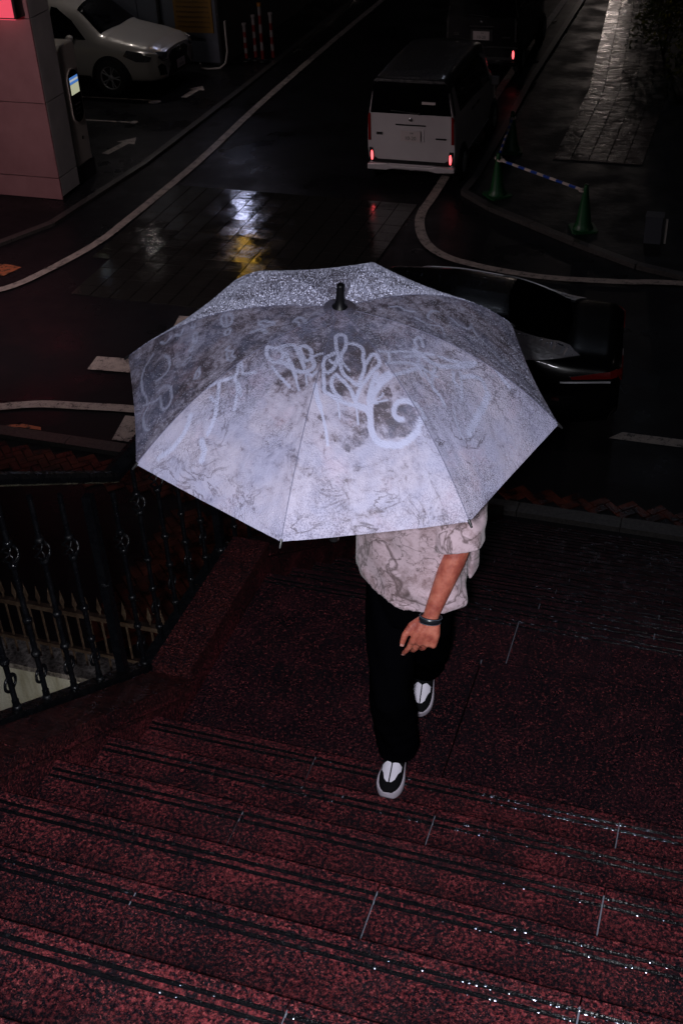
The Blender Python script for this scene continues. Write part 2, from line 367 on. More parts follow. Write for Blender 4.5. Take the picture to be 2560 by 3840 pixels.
# crossing of dark block pavers
cr = thing('paved_crossing', 'dark wet square pavers of the street crossing', 'pavement'); struct(cr)
pb = MB(); pb.extr([(-.1415,-.1415),(.1415,-.1415),(.1415,.1415),(-.1415,.1415)], .001, .010, 'z'); 
pv = MB(); h_ = .1455; i_ = .1435
pv.add([(-h_,-h_,.0),(h_,-h_,0),(h_,h_,0),(-h_,h_,0),(-i_,-i_,.012),(i_,-i_,.012),(i_,i_,.012),(-i_,i_,.012)], [(4,5,6,7),(0,1,5,4),(1,2,6,5),(2,3,7,6),(3,0,4,7)])
pme = pv.mesh('paver', M['paver'])
n = 0
for j in range(14):
    for i in range(14):
        x = -8.86+.3*i; y = 13.55+.3*j
        if x < -8.9+.15*max(0, (15-y)): continue
        if n < 300:
            o = place('paver', pme, cr, (x, y, .002+random.uniform(0, .003))); o.rotation_euler = (random.uniform(-.012,.012), random.uniform(-.014,.014), 0); n += 1
# road paint
def strip(mb, pts, w, z=.006, sub=6):
    P = [Vector((a, b)) for a, b in pts]; Q = []
    for i in range(len(P)-1):
        p0, p1, p2, p3 = P[max(i-1,0)], P[i], P[i+1], P[min(i+2,len(P)-1)]
        for k in range(sub):
            t = k/sub; Q.append(.5*((2*p1)+(p2-p0)*t+(2*p0-5*p1+4*p2-p3)*t*t+(3*p1-p0-3*p2+p3)*t**3))
    Q.append(P[-1]); vs = []
    for i, q in enumerate(Q):
        d = (Q[min(i+1,len(Q)-1)]-Q[max(i-1,0)]).normalized(); nn = Vector((-d.y, d.x))*w/2
        vs += [(q.x+nn.x, q.y+nn.y, z), (q.x-nn.x, q.y-nn.y, z)]
    mb.add(vs, [(2*i, 2*i+1, 2*i+3, 2*i+2) for i in range(len(Q)-1)])
PZ = .022
a = MB(); strip(a, [(-11.2,12.2),(-10.4,12.75),(-9.72,13.32),(-9.42,14.04),(-9.17,15.1),(-9.12,16.1),(-9.09,17.4),(-9.09,19.1),(-9.2,22.2),(-9.24,26.7),(-9.2,34),(-9.1,60)], .15, PZ)
tag(struct(a.build('edge_line', M['paint'])), 'long white edge line curving along the left side of the street', 'road marking')
a = MB(); strip(a, [(-4.75,60),(-4.75,34),(-4.80,25),(-4.72,21),(-4.66,18.1),(-4.66,17.33),(-4.54,16.73),(-4.28,16.15),(-3.91,15.77),(-3.44,15.57),(-2.9,15.44),(-2.27,15.38),(-1.31,15.47),(-.53,15.6),(3,15.9),(9,16)], .15, PZ)
tag(struct(a.build('edge_line', M['paint'])), 'white line bending around the coned corner right of the van', 'road marking')
a = MB(); strip(a, [(-14,9.6),(-9.5,9.9),(-8.6,10.12),(-8.02,10.37),(-7.57,10.55),(-7.07,10.63),(-6.4,10.72),(-5.2,10.8),(-3.2,10.85)], .16, PZ)
tag(struct(a.build('edge_line', M['paint'])), 'white curved line nearest the stairs on the left', 'road marking')
a = MB(); a.quad([(-7.42,11.46,PZ),(-5.6,11.62,PZ),(-5.7,11.96,PZ),(-7.46,11.80,PZ)])
tag(struct(a.build('stop_bar', M['paint'])), 'white stop bar left of the umbrella', 'road marking')
a = MB(); a.quad([(-6.35,10.04,PZ),(-5.9,10.05,PZ),(-6.12,10.58,PZ),(-6.44,10.56,PZ)])
tag(struct(a.build('painted_wedge', M['paint'])), 'short slanted white mark beside the umbrella edge', 'road marking')
a = MB(); a.quad([(-6.80,12.55,PZ),(-6.5,12.55,PZ),(-6.6,13.12,PZ),(-6.90,13.10,PZ)])
tag(struct(a.build('painted_wedge', M['paint'])), 'tan slanted mark half hidden by the upper left of the umbrella', 'road marking')
a = MB(); a.quad([(-.97,11.47,.006),(9,11.5,.006),(9,11.68,.006),(-.84,11.63,.006)])
tag(struct(a.build('edge_line', M['paint'])), 'straight white line at the right below the black car', 'road marking')
a = MB(); a.quad([(-10.6,13.75,.006),(-9.98,13.72,.006),(-9.88,14.05,.006),(-10.15,14.10,.006),(-10.6,13.98,.006)])
tag(struct(a.build('orange_marking', M['orange'])), 'worn orange patch painted on the road at the left edge', 'road marking')
a = MB(); a.quad([(-7.72,9.98,.014),(-7.54,10.03,.014),(-7.26,10.03,.014),(-7.3,10.09,.014),(-7.54,10.10,.014),(-7.72,10.03,.014)])
tag(struct(a.build('orange_marking', M['orange'])), 'faint orange dash near the brick pavement', 'road marking')
# parking area marks
a = MB()
for pts in ([(-12.9,20.46),(-11.3,20.50)], [(-13.2,21.81),(-11.5,21.86)]): strip(a, pts, .06, .006)
a.lathe([(0,.007),(.13,.007)], (-11.38,21.78,0), 12); a.lathe([(0,.007),(.08,.007)], (-11.22,20.52,0), 12)
tag(struct(a.build('parking_line', M['paint'])), 'thin white bay lines beside the parked white car', 'road marking')
def arrow(x, y, L, rz, lab):
    a = MB(); w = .075
    a.add([(-L/2,-w,.006),(L*.15,-w,.006),(L*.15,w,.006),(-L/2,w,.006),(L*.15,-.2,.006),(L/2,0,.006),(L*.15,.2,.006)], [(0,1,2,3),(4,5,6)])
    o = a.build('painted_arrow', M['paint']); o.location = (x, y, 0); o.rotation_euler = (0,0,rz); tag(struct(o), lab, 'road marking', 'arrows painted on the parking floor')
arrow(-10.86, 19.25, .95, R(80), 'white painted arrow nearest the ticket machine'); arrow(-10.88, 22.55, .8, R(85), 'white painted arrow in front of the parked white car')
# kerbs: left gutter line, right plaza
def kerb(name, pts, w, h, seg, label, m):
    t = thing(name, label, 'kerb'); struct(t)
    P = [Vector((x, y, 0)) for x, y in pts]
    for p0, p1 in zip(P[:-1], P[1:]):
        d = p1-p0; L = d.length; k = max(1, round(L/seg)); rz = math.atan2(d.y, d.x); l = L/k
        mb = MB(); mb.box(0, l-.008, -w/2, w/2, .0, h); me = mb.mesh('kerb_stone', m)
        for i in range(k): place('kerb_stone', me, t, p0+d*(i/k), rz)
kerb('left_kerb', [(-12.8,13.4),(-10.9,14.2),(-10.25,15.6),(-9.98,18.4),(-9.92,23),(-9.95,36)], .13, .05, 1.0, 'low wet kerb along the left parking area', M['kerb'])
kerb('right_kerb', [(-4.34,36),(-4.30,24.2),(-4.2,21.1),(-4.16,18.9),(-4.2,18.2),(-3.64,17.65),(-2.16,16.6),(-1.2,16.0),(3,14.6)], .12, .07, 1.0, 'dark kerb of the corner with the traffic cones', M['kerb'])
kerb('stair_kerb', [(-9.9,9.86),(3.5,9.95 if 0 else 9.86)], .18, .06, 1.0, 'low kerb between street and brick pavement', M['kerb'])
# plaza right
a = MB(); a.quad([(-4.28,36,.012),(-4.12,18.9,.012),(-4.15,18.26,.012),(-3.6,17.7,.012),(-1.2,16.06,.012),(3,14.66,.012),(14,14,.012),(14,36,.012)])
tag(struct(a.build('plaza', M['plaza'])), 'dark wet stone floor behind the traffic cones', 'pavement')
tp = thing('tiled_path', 'pale wet tiled path shining at the upper right', 'pavement'); struct(tp)
tv = MB(); h_ = .147; i_ = .140
tv.add([(-h_,-h_,.0),(h_,-h_,0),(h_,h_,0),(-h_,h_,0),(-i_,-i_,.010),(i_,-i_,.010),(i_,i_,.010),(-i_,i_,.010)], [(4,5,6,7),(0,1,5,4),(1,2,6,5),(2,3,7,6),(3,0,4,7)])
tme = tv.mesh('path_tile', M['pathtile'])
for j in range(46):
    y = 20.2+.3*j; x0 = -2.95-.62*max(0, y-24)/7.5-.0*j
    for i in range(5):
        o = place('path_tile', tme, tp, (x0+.3*i, y, .014+random.uniform(0,.002))); o.rotation_euler = (random.uniform(-.008,.008), random.uniform(-.008,.008), 0)
# brick pavement at the foot of the stairs
bp = thing('brick_pavement', 'red brick pavement at the foot of the stairs', 'pavement'); struct(bp)
bm_ = MB(); bx_, by_ = .0965, .0465
bm_.add([(-bx_,-by_,0),(bx_,-by_,0),(bx_,by_,0),(-bx_,by_,0),(-bx_+.005,-by_+.005,.014),(bx_-.005,-by_+.005,.014),(bx_-.005,by_-.005,.014),(-bx_+.005,by_-.005,.014)], [(4,5,6,7),(0,1,5,4),(1,2,6,5),(2,3,7,6),(3,0,4,7)])
bme = bm_.mesh('brick', M['brick'])
spots = []
for x0, x1, y0, y1 in ((-9.6,-2.1,9.10,9.74), (-2.05,3.4,9.62,9.76), (-5.2,-2.1,6.9,9.08), (-2.05,3.4,9.98,10.3)):
    # herringbone: pairs of bricks at 45 degrees
    s_ = .1; nx = int((x1-x0)/s_)+8; ny = int((y1-y0)/s_)+8
    for i in range(-ny, nx+ny):
        for j in range(-nx, nx+ny):
            k = (i-j) % 4
            if k == 0: c = ((i+1)*s_, (j+.5)*s_, 0)
            elif k == 3: c = ((i+.5)*s_, (j+1)*s_, 1)
            else: continue
            u = (c[0]-c[1])*.7071; w_ = (c[0]+c[1])*.7071
            x, y = x0+u, y0+w_
            if x0+.05 < x < x1-.05 and y0+.04 < y < y1-.04: spots.append((x, y, c[2]))
spots.sort(key=lambda s_: (s_[1] > 9.1 and s_[0] < -5.2, s_[0] < -2.1 and s_[1] < 9.1, -s_[1]), reverse=True)
for x, y, o_ in spots[:300]:
    o = place('brick', bme, bp, (x, y, .001+random.uniform(0,.003)), R(45)+(R(90) if o_ else 0))
mb = MB()
for x, y, o_ in spots[300:]:
    a_ = R(45)+(R(90) if o_ else 0); ca, sa = math.cos(a_), math.sin(a_); z_ = random.uniform(0,.003)
    mb.add([(x+ca*v[0]-sa*v[1], y+sa*v[0]+ca*v[1], z_+v[2]) for v in bm_.v], bm_.f)
o = mb.build('bricks', M['brick'], bp); o['kind'] = 'stuff'

# ------------------------------------------------------------------ stairs
st = thing('granite_stairs', 'wet red granite stairs with a landing and double anti-slip grooves', 'stairs')
core = MB(); risers = []
def tread_mesh(L, depth, worn=False):  # worn picks the granite copy with flash falloff in its colour
    # profile in (y,z): y=0 nose (far edge), runs toward -y; top at z=0; two grooves behind the nose
    e = .0035
    top = [(0,-e),(-e,0),(-.032,0),(-.032,-.006),(-.044,-.006),(-.044,0),(-.058,0),(-.058,-.006),(-.070,-.006),(-.070,0),(-depth,0)]
    pr = top+[(-depth,-.035),(0,-.035)]
    mb = MB(); n_ = len(pr)
    vs = [(0,y,z) for y, z in pr]+[(L,y,z) for y, z in pr]
    for i in range(n_):
        mb.cur = 1 if i in (2,3,4,6,7,8) else 0
        mb.add([vs[i],vs[(i+1) % n_],vs[n_+(i+1) % n_],vs[n_+i]], [(3,2,1,0)])
    mb.cur = 0; mb.add(vs[:n_], [tuple(range(n_))]); mb.add(vs[n_:], [tuple(range(n_))[::-1]])
    return mb.mesh('tread_slab', [M['granite_dim' if worn else 'granite_tread'], M['groove']])
tm_cache = {}
def lay(z, ynose, depth, phase, x0=XW, x1=3.5, gap=.004):
    xs = [x0]; k = math.ceil((x0+.12-phase)/1.07); 
    while phase+1.07*k < x1-.1: xs.append(phase+1.07*k); k += 1
    xs.append(x1)
    for a_, b_ in zip(xs[:-1], xs[1:]):
        key = (round(b_-a_-gap, 3), depth, z < ZL+.01)
        if key not in tm_cache: tm_cache[key] = tread_mesh(*key)
        place('tread_slab', tm_cache[key], st, (a_+gap/2, ynose, z+random.uniform(-.0008,.0008)))
NUP = 14
for k in range(1, NUP+1):
    yn = YL-TR*(k-1)-TR*0 - .0
    yn = 2.765+.3-TR*k if 0 else YL-TR*k
    z = ZL+RS*k
    lay(z, yn, TR-.004+.02, -.065 if k % 2 else -.62)
    core.box(XW, 3.5, yn-TR-.03, yn-.014, z-.22, z-.004 if 0 else z-.034)
    core.box(XW, 3.5, yn-TR-.03, yn-.022, z-.034, z-.009)
    rb = MB(); rb.box(XW, 3.5, yn-.018, yn-.002, z-RS+.002, z-.035); rb.build('riser_panel', M['granite'], st)
# landing slabs
ldep = YF-YL+.02
for a_, b_ in ((XW,-.72),(-.72,.35),(.35,1.42),(1.42,2.49),(2.49,3.5)):
    mb = MB(); mb.box(a_+.003, b_-.003, YL-.32, YF-.305, ZL-.03, ZL); mb.build('landing_slab', M['granite_dim'], st)
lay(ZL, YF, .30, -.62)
core.box(XW, 3.5, YL-.32, YF-.31, ZL-.08, ZL-.032); core.box(XW, 3.5, YF-.31, YF-.02, ZL-.08, ZL-.009)
for k in range(1, 20):
    yn = YF+TR*k; z = ZL-RS*k
    if z < .05: z = ZL-RS*k
    lay(z, yn, TR-.004+.02, -.065 if k % 2 else -.62)
    core.box(XW, 3.5, yn-TR-.03, yn-.022, z-.034, z-.009)
    rb = MB(); rb.box(XW, 3.5, yn-.018, yn-.002, max(z-RS, 0)+.002, z-.035); rb.build('riser_panel', M['granite'], st)
core.box(XW, 3.5, -5.2, YL-TR*NUP-TR-.0, ZL+RS*NUP-.3, ZL+RS*NUP-.004)
o = core.build('stair_core', M['mortar'], st)
# rain beads caught in the grooves
bd = MB(); rnd = random.Random(11)
def bead(mb, x, y, z, r):
    q = r*rnd.choice((.8,1,1,1.5,2.4)); r *= .8
    mb.add([(x-q,y,z),(x,y-r,z),(x+q,y,z),(x,y+r,z),(x,y,z+r*.9)], [(0,1,4),(1,2,4),(2,3,4),(3,0,4)], True)
for k in range(-17, 9):
    yn = (YL if k > 0 else YF)-TR*k; z = ZL+RS*k
    for gy in (-.038, -.064):
        x = XW
        while x < 3.2:
            x += rnd.uniform(.004, .016) if k > 0 else rnd.uniform(.008, .03)
            dens = (.10+.85*max(0, math.sin(x*1.7+k*1.3+.6))**2)*(1 if x > -.55 else .12) if k > 0 else math.exp(-((x+.35+.02*k)/.42)**2)*.8
            if rnd.random() < dens: bead(bd, x, yn+gy+rnd.uniform(-.004,.004), z-.0045, rnd.uniform(.0016,.0042) if k > 0 else rnd.uniform(.003,.0075))
o = bd.build('rain_beads', M['bead'], st); o['kind'] = 'stuff'
# solid body under the flights
bd = MB(); bd.extr([(-5.2,-3.7),(9.55,-3.7),(9.55,-.1),(YF-.1,ZL-.25),(YL-.1,ZL-.25),(YL-TR*NUP-.3,ZL+RS*NUP-.45),(-5.2,ZL+RS*NUP-.45)], XW-.0, 3.5, 'x'); bd.build('stair_body', M['wallblack'], st)
# flank wall with sloped coping
fw_ = thing('flank_wall', 'red granite flank wall with sloped coping left of the stairs', 'wall')
NS = lambda y: ZL+(YL-y)/TR*RS                      # nosing line of the upper flight
yt = YL-TR*NUP
wall = MB(); wall.extr([(-5.2,-3.7),(9.75,-3.7),(9.75,.09),(YF+.02,ZL+.07),(YL,ZL+.07),(yt,NS(yt)+.02),(-5.2,NS(yt)+.02)], -2.03, XW-.004, 'x')
wall.build('wall_body', M['granite'], fw_)
def slope_slab(y0, z0, y1, z1, th=.06):
    mb = MB(); mb.extr([(y0,z0),(y0,z0+th),(y1,z1+th),(y1,z1)], -1.945, XW+.008, 'x'); return mb
cop = [(YF+.03, ZL+.092, YL+.003, ZL+.092)]
for o_ in ((YF+.03, ZL+.092, YL+.003, ZL+.092),): slope_slab(*o_).build('coping_stone', M['granite_coping'], fw_)
yy = YL-.003
while yy > yt+.1:
    y2 = max(yy-1.05, yt); slope_slab(yy, NS(yy)+.045, y2+.005, NS(y2)+.045).build('coping_stone', M['granite_coping'], fw_); yy = y2
yy = YF+.036; LS = lambda y: ZL-(y-YF)/TR*RS
while yy < 9.6:
    y2 = min(yy+1.05, 9.7); slope_slab(yy, LS(yy)+.095, y2-.005, LS(y2)+.095).build('coping_stone', M['granite_coping'], fw_); yy = y2
# string course line on the inner face (thin groove trim)
for (ya, za, yb, zb_) in ((YL-.05, NS(YL-.05)-.0, yt, NS(yt)-.0),):
    mb = MB(); mb.extr([(ya,za+.005),(ya,za+.022),(yb,zb_+.022),(yb,zb_+.005)], XW-.004, XW+.004, 'x'); mb.build('string_trim', M['granite_coping'], fw_)
# ------------------------------------------------------------------ railing
rl = thing('iron_railing', 'black wrought iron railing with basket balusters on the flank wall', 'railing')
XR = -1.985
def rail_z(y):
    if y < YL+.08: return NS(y)+.050
    if y < YF: return ZL+.105
    return LS(y)+.13
brk = [(-4, rail_z(-4)), (YL+.08, ZL+.105), (YF, ZL+.105), (9.6, rail_z(9.6))]
brk[1] = (YL+.02, ZL+.105)
HR = .92
for nm, dz, hw, hh in (('bottom_rail', 0, .028, .016), ('handrail', HR, .034, .03)):
    for (ya, za), (yb, zb_) in zip(brk[:-1], brk[1:]):
        mb = MB()
        if nm == 'handrail':
            prof = [(-hw,-.012),(-hw,.008),(-hw*.7,.024),(0,.030),(hw*.7,.024),(hw,.008),(hw,-.012),(hw*.5,-.022),(-hw*.5,-.022)]
        else: prof = [(-hw,-hh),(-hw,hh),(hw,hh),(hw,-hh)]
        n_ = len(prof); vs = [(XR+u, ya, za+dz+v) for u, v in prof]+[(XR+u, yb, zb_+dz+v) for u, v in prof]
        mb.add(vs, [(i,(i+1) % n_,n_+(i+1) % n_,n_+i) for i in range(n_)]+[tuple(range(n_))[::-1], tuple(range(n_,2*n_))])
        mb.build(nm, M['iron'], rl)
def baluster(H):
    mb = MB(); r = .0085
    mb.box(-r,r,-r,r,0,H*.12); mb.tube([(0,0,H*.12),(0,0,H*.715)], .0095, 8); mb.tube([(0,0,H*.80),(0,0,H)], .0095, 8)
    for z_ in (.08*H, .30*H, .46*H, .71*H, .805*H):
        mb.lathe([(.008,-.012),(.015,-.009),(.017,0),(.015,.009),(.008,.012)], (0,0,z_), 8)
    for k in range(4):                                # twisted basket
        pts = []; z0, z1 = .715*H, .80*H
        for i in range(9):
            t = i/8; a_ = k*math.pi/2+t*math.pi*.9; rr = .027*math.sin(math.pi*t)**.8+.003
            pts.append((rr*math.cos(a_), rr*math.sin(a_), z0+(z1-z0)*t))
        mb.tube(pts, .0042, 5, False)
    for s_ in (-1, 1):                                # pair of C scrolls near the foot
        pts = [(0, s_*(.008+.022*math.sin(t)), .20*H+.026*math.cos(t)) for t in [math.pi*(.02+i*.096) for i in range(11)]]
        mb.tube(pts, .0055, 6)
        mb.ball((0, s_*.012, .20*H+.018), .006, 6)
    return mb.mesh('baluster', M['iron'])
bal = baluster(HR-.01)
pm = MB(); pm.box(-.017,.017,-.017,.017,-.03,HR-.02); pm.lathe([(.017,-.0),(.032,.012),(.036,.03),(.030,.045),(.02,.05)], (0,0,-.03), 12); pm.lathe([(.017,0),(.026,.01),(.017,.02)], (0,0,.5), 10)
post = pm.mesh('post', M['iron'])
i = 0; y = 9.4
while y > -3.6:
    place('post' if i % 6 == 5 else 'baluster', post if i % 6 == 5 else bal, rl, (XR, y, rail_z(y)+.012)); i += 1; y -= .158
# ------------------------------------------------------------------ sunken yard, spear fence
rw = thing('retaining_wall', 'pale stained concrete wall of the sunken yard under the spear fence', 'wall')
mb = MB(); mb.box(-10.2,-2.04,6.49,6.78,-3.7,-.045); mb.build('wall_face', M['pale'], rw)
for i in range(8):
    mb = MB(); x = -10.1+1.01*i; mb.box(x, x+1.004, 6.44, 6.80, -.04, .018); mb.build('sill_stone', M['sill'], rw)
mb = MB(); mb.box(-10.6,-10.2,-6.2,6.4,-3.7,0.0); o = mb.build('yard_wall', M['wallblack']); tag(o, 'dark far wall of the sunken yard', 'wall')
mb = MB(); mb.box(-10.2,-2.04,-6.3,-6.0,-3.7,0.0); o = mb.build('yard_wall', M['wallblack']); tag(o, 'dark near wall of the sunken yard', 'wall')
fc = thing('spear_fence', 'rusty brown iron fence with spear tips on the pale wall', 'fence')
pk = MB(); r = .007; pk.box(-r,r,-r,r,0,.68)
pk.add([(-.020,-.007,.70),(.020,-.007,.70),(.020,.007,.70),(-.020,.007,.70),(0,0,.84),(-.006,-.006,.665),(.006,-.006,.665),(.006,.006,.665),(-.006,.006,.665)],
    [(0,1,4),(1,2,4),(2,3,4),(3,0,4),(5,6,1,0),(6,7,2,1),(7,8,3,2),(8,5,0,3),(8,7,6,5)])
pkm = pk.mesh('picket', M['rust'])
for i in range(68): place('picket', pkm, fc, (-9.98+.117*i, 6.60, .02))
for nm, z0, z1, y0, y1 in (('top_rail', .60, .648, 6.575, 6.625), ('middle_rail', .18, .215, 6.582, 6.618)):
    mb = MB(); mb.box(-10.05,-2.06,y0,y1,z0,z1); mb.build(nm, M['rust'], fc)
# ------------------------------------------------------------------ vehicles
def chaikin(pts, n=2):
    for _ in range(n):
        q = [pts[0]]
        for a, b in zip(pts[:-1], pts[1:]):
            q += [tuple(.75*u+.25*v for u, v in zip(a, b)), tuple(.25*u+.75*v for u, v in zip(a, b))]
        pts = q+[pts[-1]]
    return pts
def car_body(stations, mats, name, parent, nx=6, roof_from=None, it=2, band=None):
    """stations: (x, [(halfwidth, z) from sill to roof centre]); x runs from tail (0) to nose. Returns object."""
    xs = [s_[0] for s_ in stations]; rings = [np.array(s_[1], float) for s_ in stations]
    R_ = []
    X_ = []
    for i in range(len(xs)-1):
        r0, r1, r2, r3 = rings[max(i-1,0)], rings[i], rings[i+1], rings[min(i+2, len(rings)-1)]
        x0, x1 = xs[i], xs[i+1]
        for k in range(nx):
            t = k/nx; R_.append(r1+(r2-r1)*(t*t*(3-2*t)*.35+t*.65)); X_.append(x0+(x1-x0)*t)
    R_.append(rings[-1]); X_.append(xs[-1])
    mb = MB(); rows = []
    for x, r in zip(X_, R_):
        h = chaikin([tuple(p) for p in r], it)
        full = [(x, -w_, z) for w_, z in h]+[(x, w_, z) for w_, z in h[::-1][1:]]
        rows.append(full)
    n_ = len(rows[0]); vs = [p for r in rows for p in r]; fs = []
    for i in range(len(rows)-1):
        for k in range(n_-1): fs.append((i*n_+k, (i+1)*n_+k, (i+1)*n_+k+1, i*n_+k+1))
        fs.append((i*n_+n_-1, (i+1)*n_+n_-1, (i+1)*n_, i*n_))
    mb.add(vs, fs, True)
    for row, rev in ((0, False), (len(rows)-1, True)):
        c = vs[row*n_:(row+1)*n_]; mb.add(c, [tuple(range(n_)) if not rev else tuple(range(n_))[::-1]])
    if roof_from:
        for i, f in enumerate(mb.f):
            if all(mb.v[j][2] > roof_from for j in f): mb.mi[i] = 1
    return mb.build(name, mats, parent)
def subdiv(a, b, c, n):
    return [[a+(b-a)*(i/n)+(c-a)*(j/n) for j in range(n+1-i)] for i in range(n+1)]
def decal(body, name, poly, d, m, parent, off=.006, th=.012, n=7, origin=6):
    """poly: 2D points on the plane perpendicular to d ('x+','x-','y+','y-','z+'), projected on to the body"""
    bvh = decal.cache.get(body.name)
    if bvh is None:
        me = body.data; bvh = decal.cache[body.name] = BVHTree.FromPolygons([v.co for v in me.vertices], [p.vertices for p in me.polygons])
    bm = bmesh.new()
    vs = [bm.verts.new((u, v, 0)) for u, v in poly]; f = bm.faces.new(vs)
    bmesh.ops.triangulate(bm, faces=[f])
    for _ in range(6):
        es = [e for e in bm.edges if e.calc_length() > .09]
        if not es: break
        bmesh.ops.subdivide_edges(bm, edges=es, cuts=1); bmesh.ops.triangulate(bm, faces=[f for f in bm.faces if len(f.verts) > 3])
    ax = {'x': lambda u, v, t: Vector((t, u, v)), 'y': lambda u, v, t: Vector((u, t, v)), 'z': lambda u, v, t: Vector((u, v, t))}[d[0]]
    sg = 1 if d[1] == '+' else -1; D = ax(0, 0, -sg)
    for v in bm.verts:
        o = ax(v.co.x, v.co.y, sg*origin)
        hit = bvh.ray_cast(o, D)
        if hit[0] is None:
            hit = bvh.find_nearest(ax(v.co.x, v.co.y, sg*.5)); 
        nrm = hit[1] if hit[1].dot(D) < 0 else -hit[1]
        v.co = hit[0]+nrm*off
    me = bpy.data.meshes.new(name); bm.normal_update(); bm.to_mesh(me); bm.free(); me.materials.append(m)
    o = bpy.data.objects.new(name, me); COL.objects.link(o); o.parent = parent
    if th:
        s_ = o.modifiers.new('thick', 'SOLIDIFY'); s_.thickness = th; s_.offset = 0
    return o
decal.cache = {}
def wheel(parent, x, y, r, side, w=.17, spokes=5):
    t = MB(); t.lathe([(r*.62,-w/2),(r*.93,-w/2),(r,-w*.32),(r,w*.32),(r*.93,w/2),(r*.62,w/2)], (0,0,0), 28, 'y')
    o = t.build('wheel', M['tyre'], parent, (x, y, r))
    q = MB(); yo = side*w*.42
    q.lathe([(r*.64,0),(r*.60,side*.012),(r*.56,-side*.01)], (0,yo,0), 28, 'y')
    for k in range(spokes):
        a_ = 2*math.pi*k/spokes; c, s_ = math.cos(a_), math.sin(a_)
        for e in (-.10, .10):
            c2, s2 = math.cos(a_+e*1.6), math.sin(a_+e*1.6)
            q.tube([(r*.12*c, yo, r*.12*s_), (r*.58*c2, yo, r*.58*s2)], .014, 5)
    q.lathe([(0,yo+side*.01),(r*.16,yo+side*.006),(r*.17,yo-side*.02)], (0,0,0), 14, 'y')
    q.build('rim', M['rim'], o)
    h = MB(); h.lathe([(0,0),(r*.6,0)], (0,side*w*.15,0), 20, 'y'); h.build('brake_hub', M['trim'], o)
    return o
def arch(parent, x, y, r, side):
    a = MB(); a.lathe([(0,0),(r,0),(r,-side*.05)], (0,0,0), 28, 'y'); return a.build('wheel_arch', M['trim'], parent, (x, y, r*.80))
def plate(parent, pos, rot, text, w=.33, h=.165):
    p = MB(); p.box(-w/2, w/2, -.004, .004, -h/2, h/2); o = p.build('number_plate', M['plate'], parent, pos); o.rotation_euler = rot
    for s_, sz, px, pz in text:
        c = bpy.data.curves.new('plate_lettering', 'FONT'); c.body = s_; c.size = sz; c.align_x = 'CENTER'; c.extrude = .0006
        c.materials.append(M['platetext']); tmp = bpy.data.objects.new('tmp', c); COL.objects.link(tmp); me = bpy.data.meshes.new_from_object(tmp)
        bpy.data.objects.remove(tmp); t = bpy.data.objects.new('plate_lettering', me); COL.objects.link(t); t.parent = o
        t.location = (px, -.0052, pz); t.rotation_euler = (R(90), 0, 0)
    return o

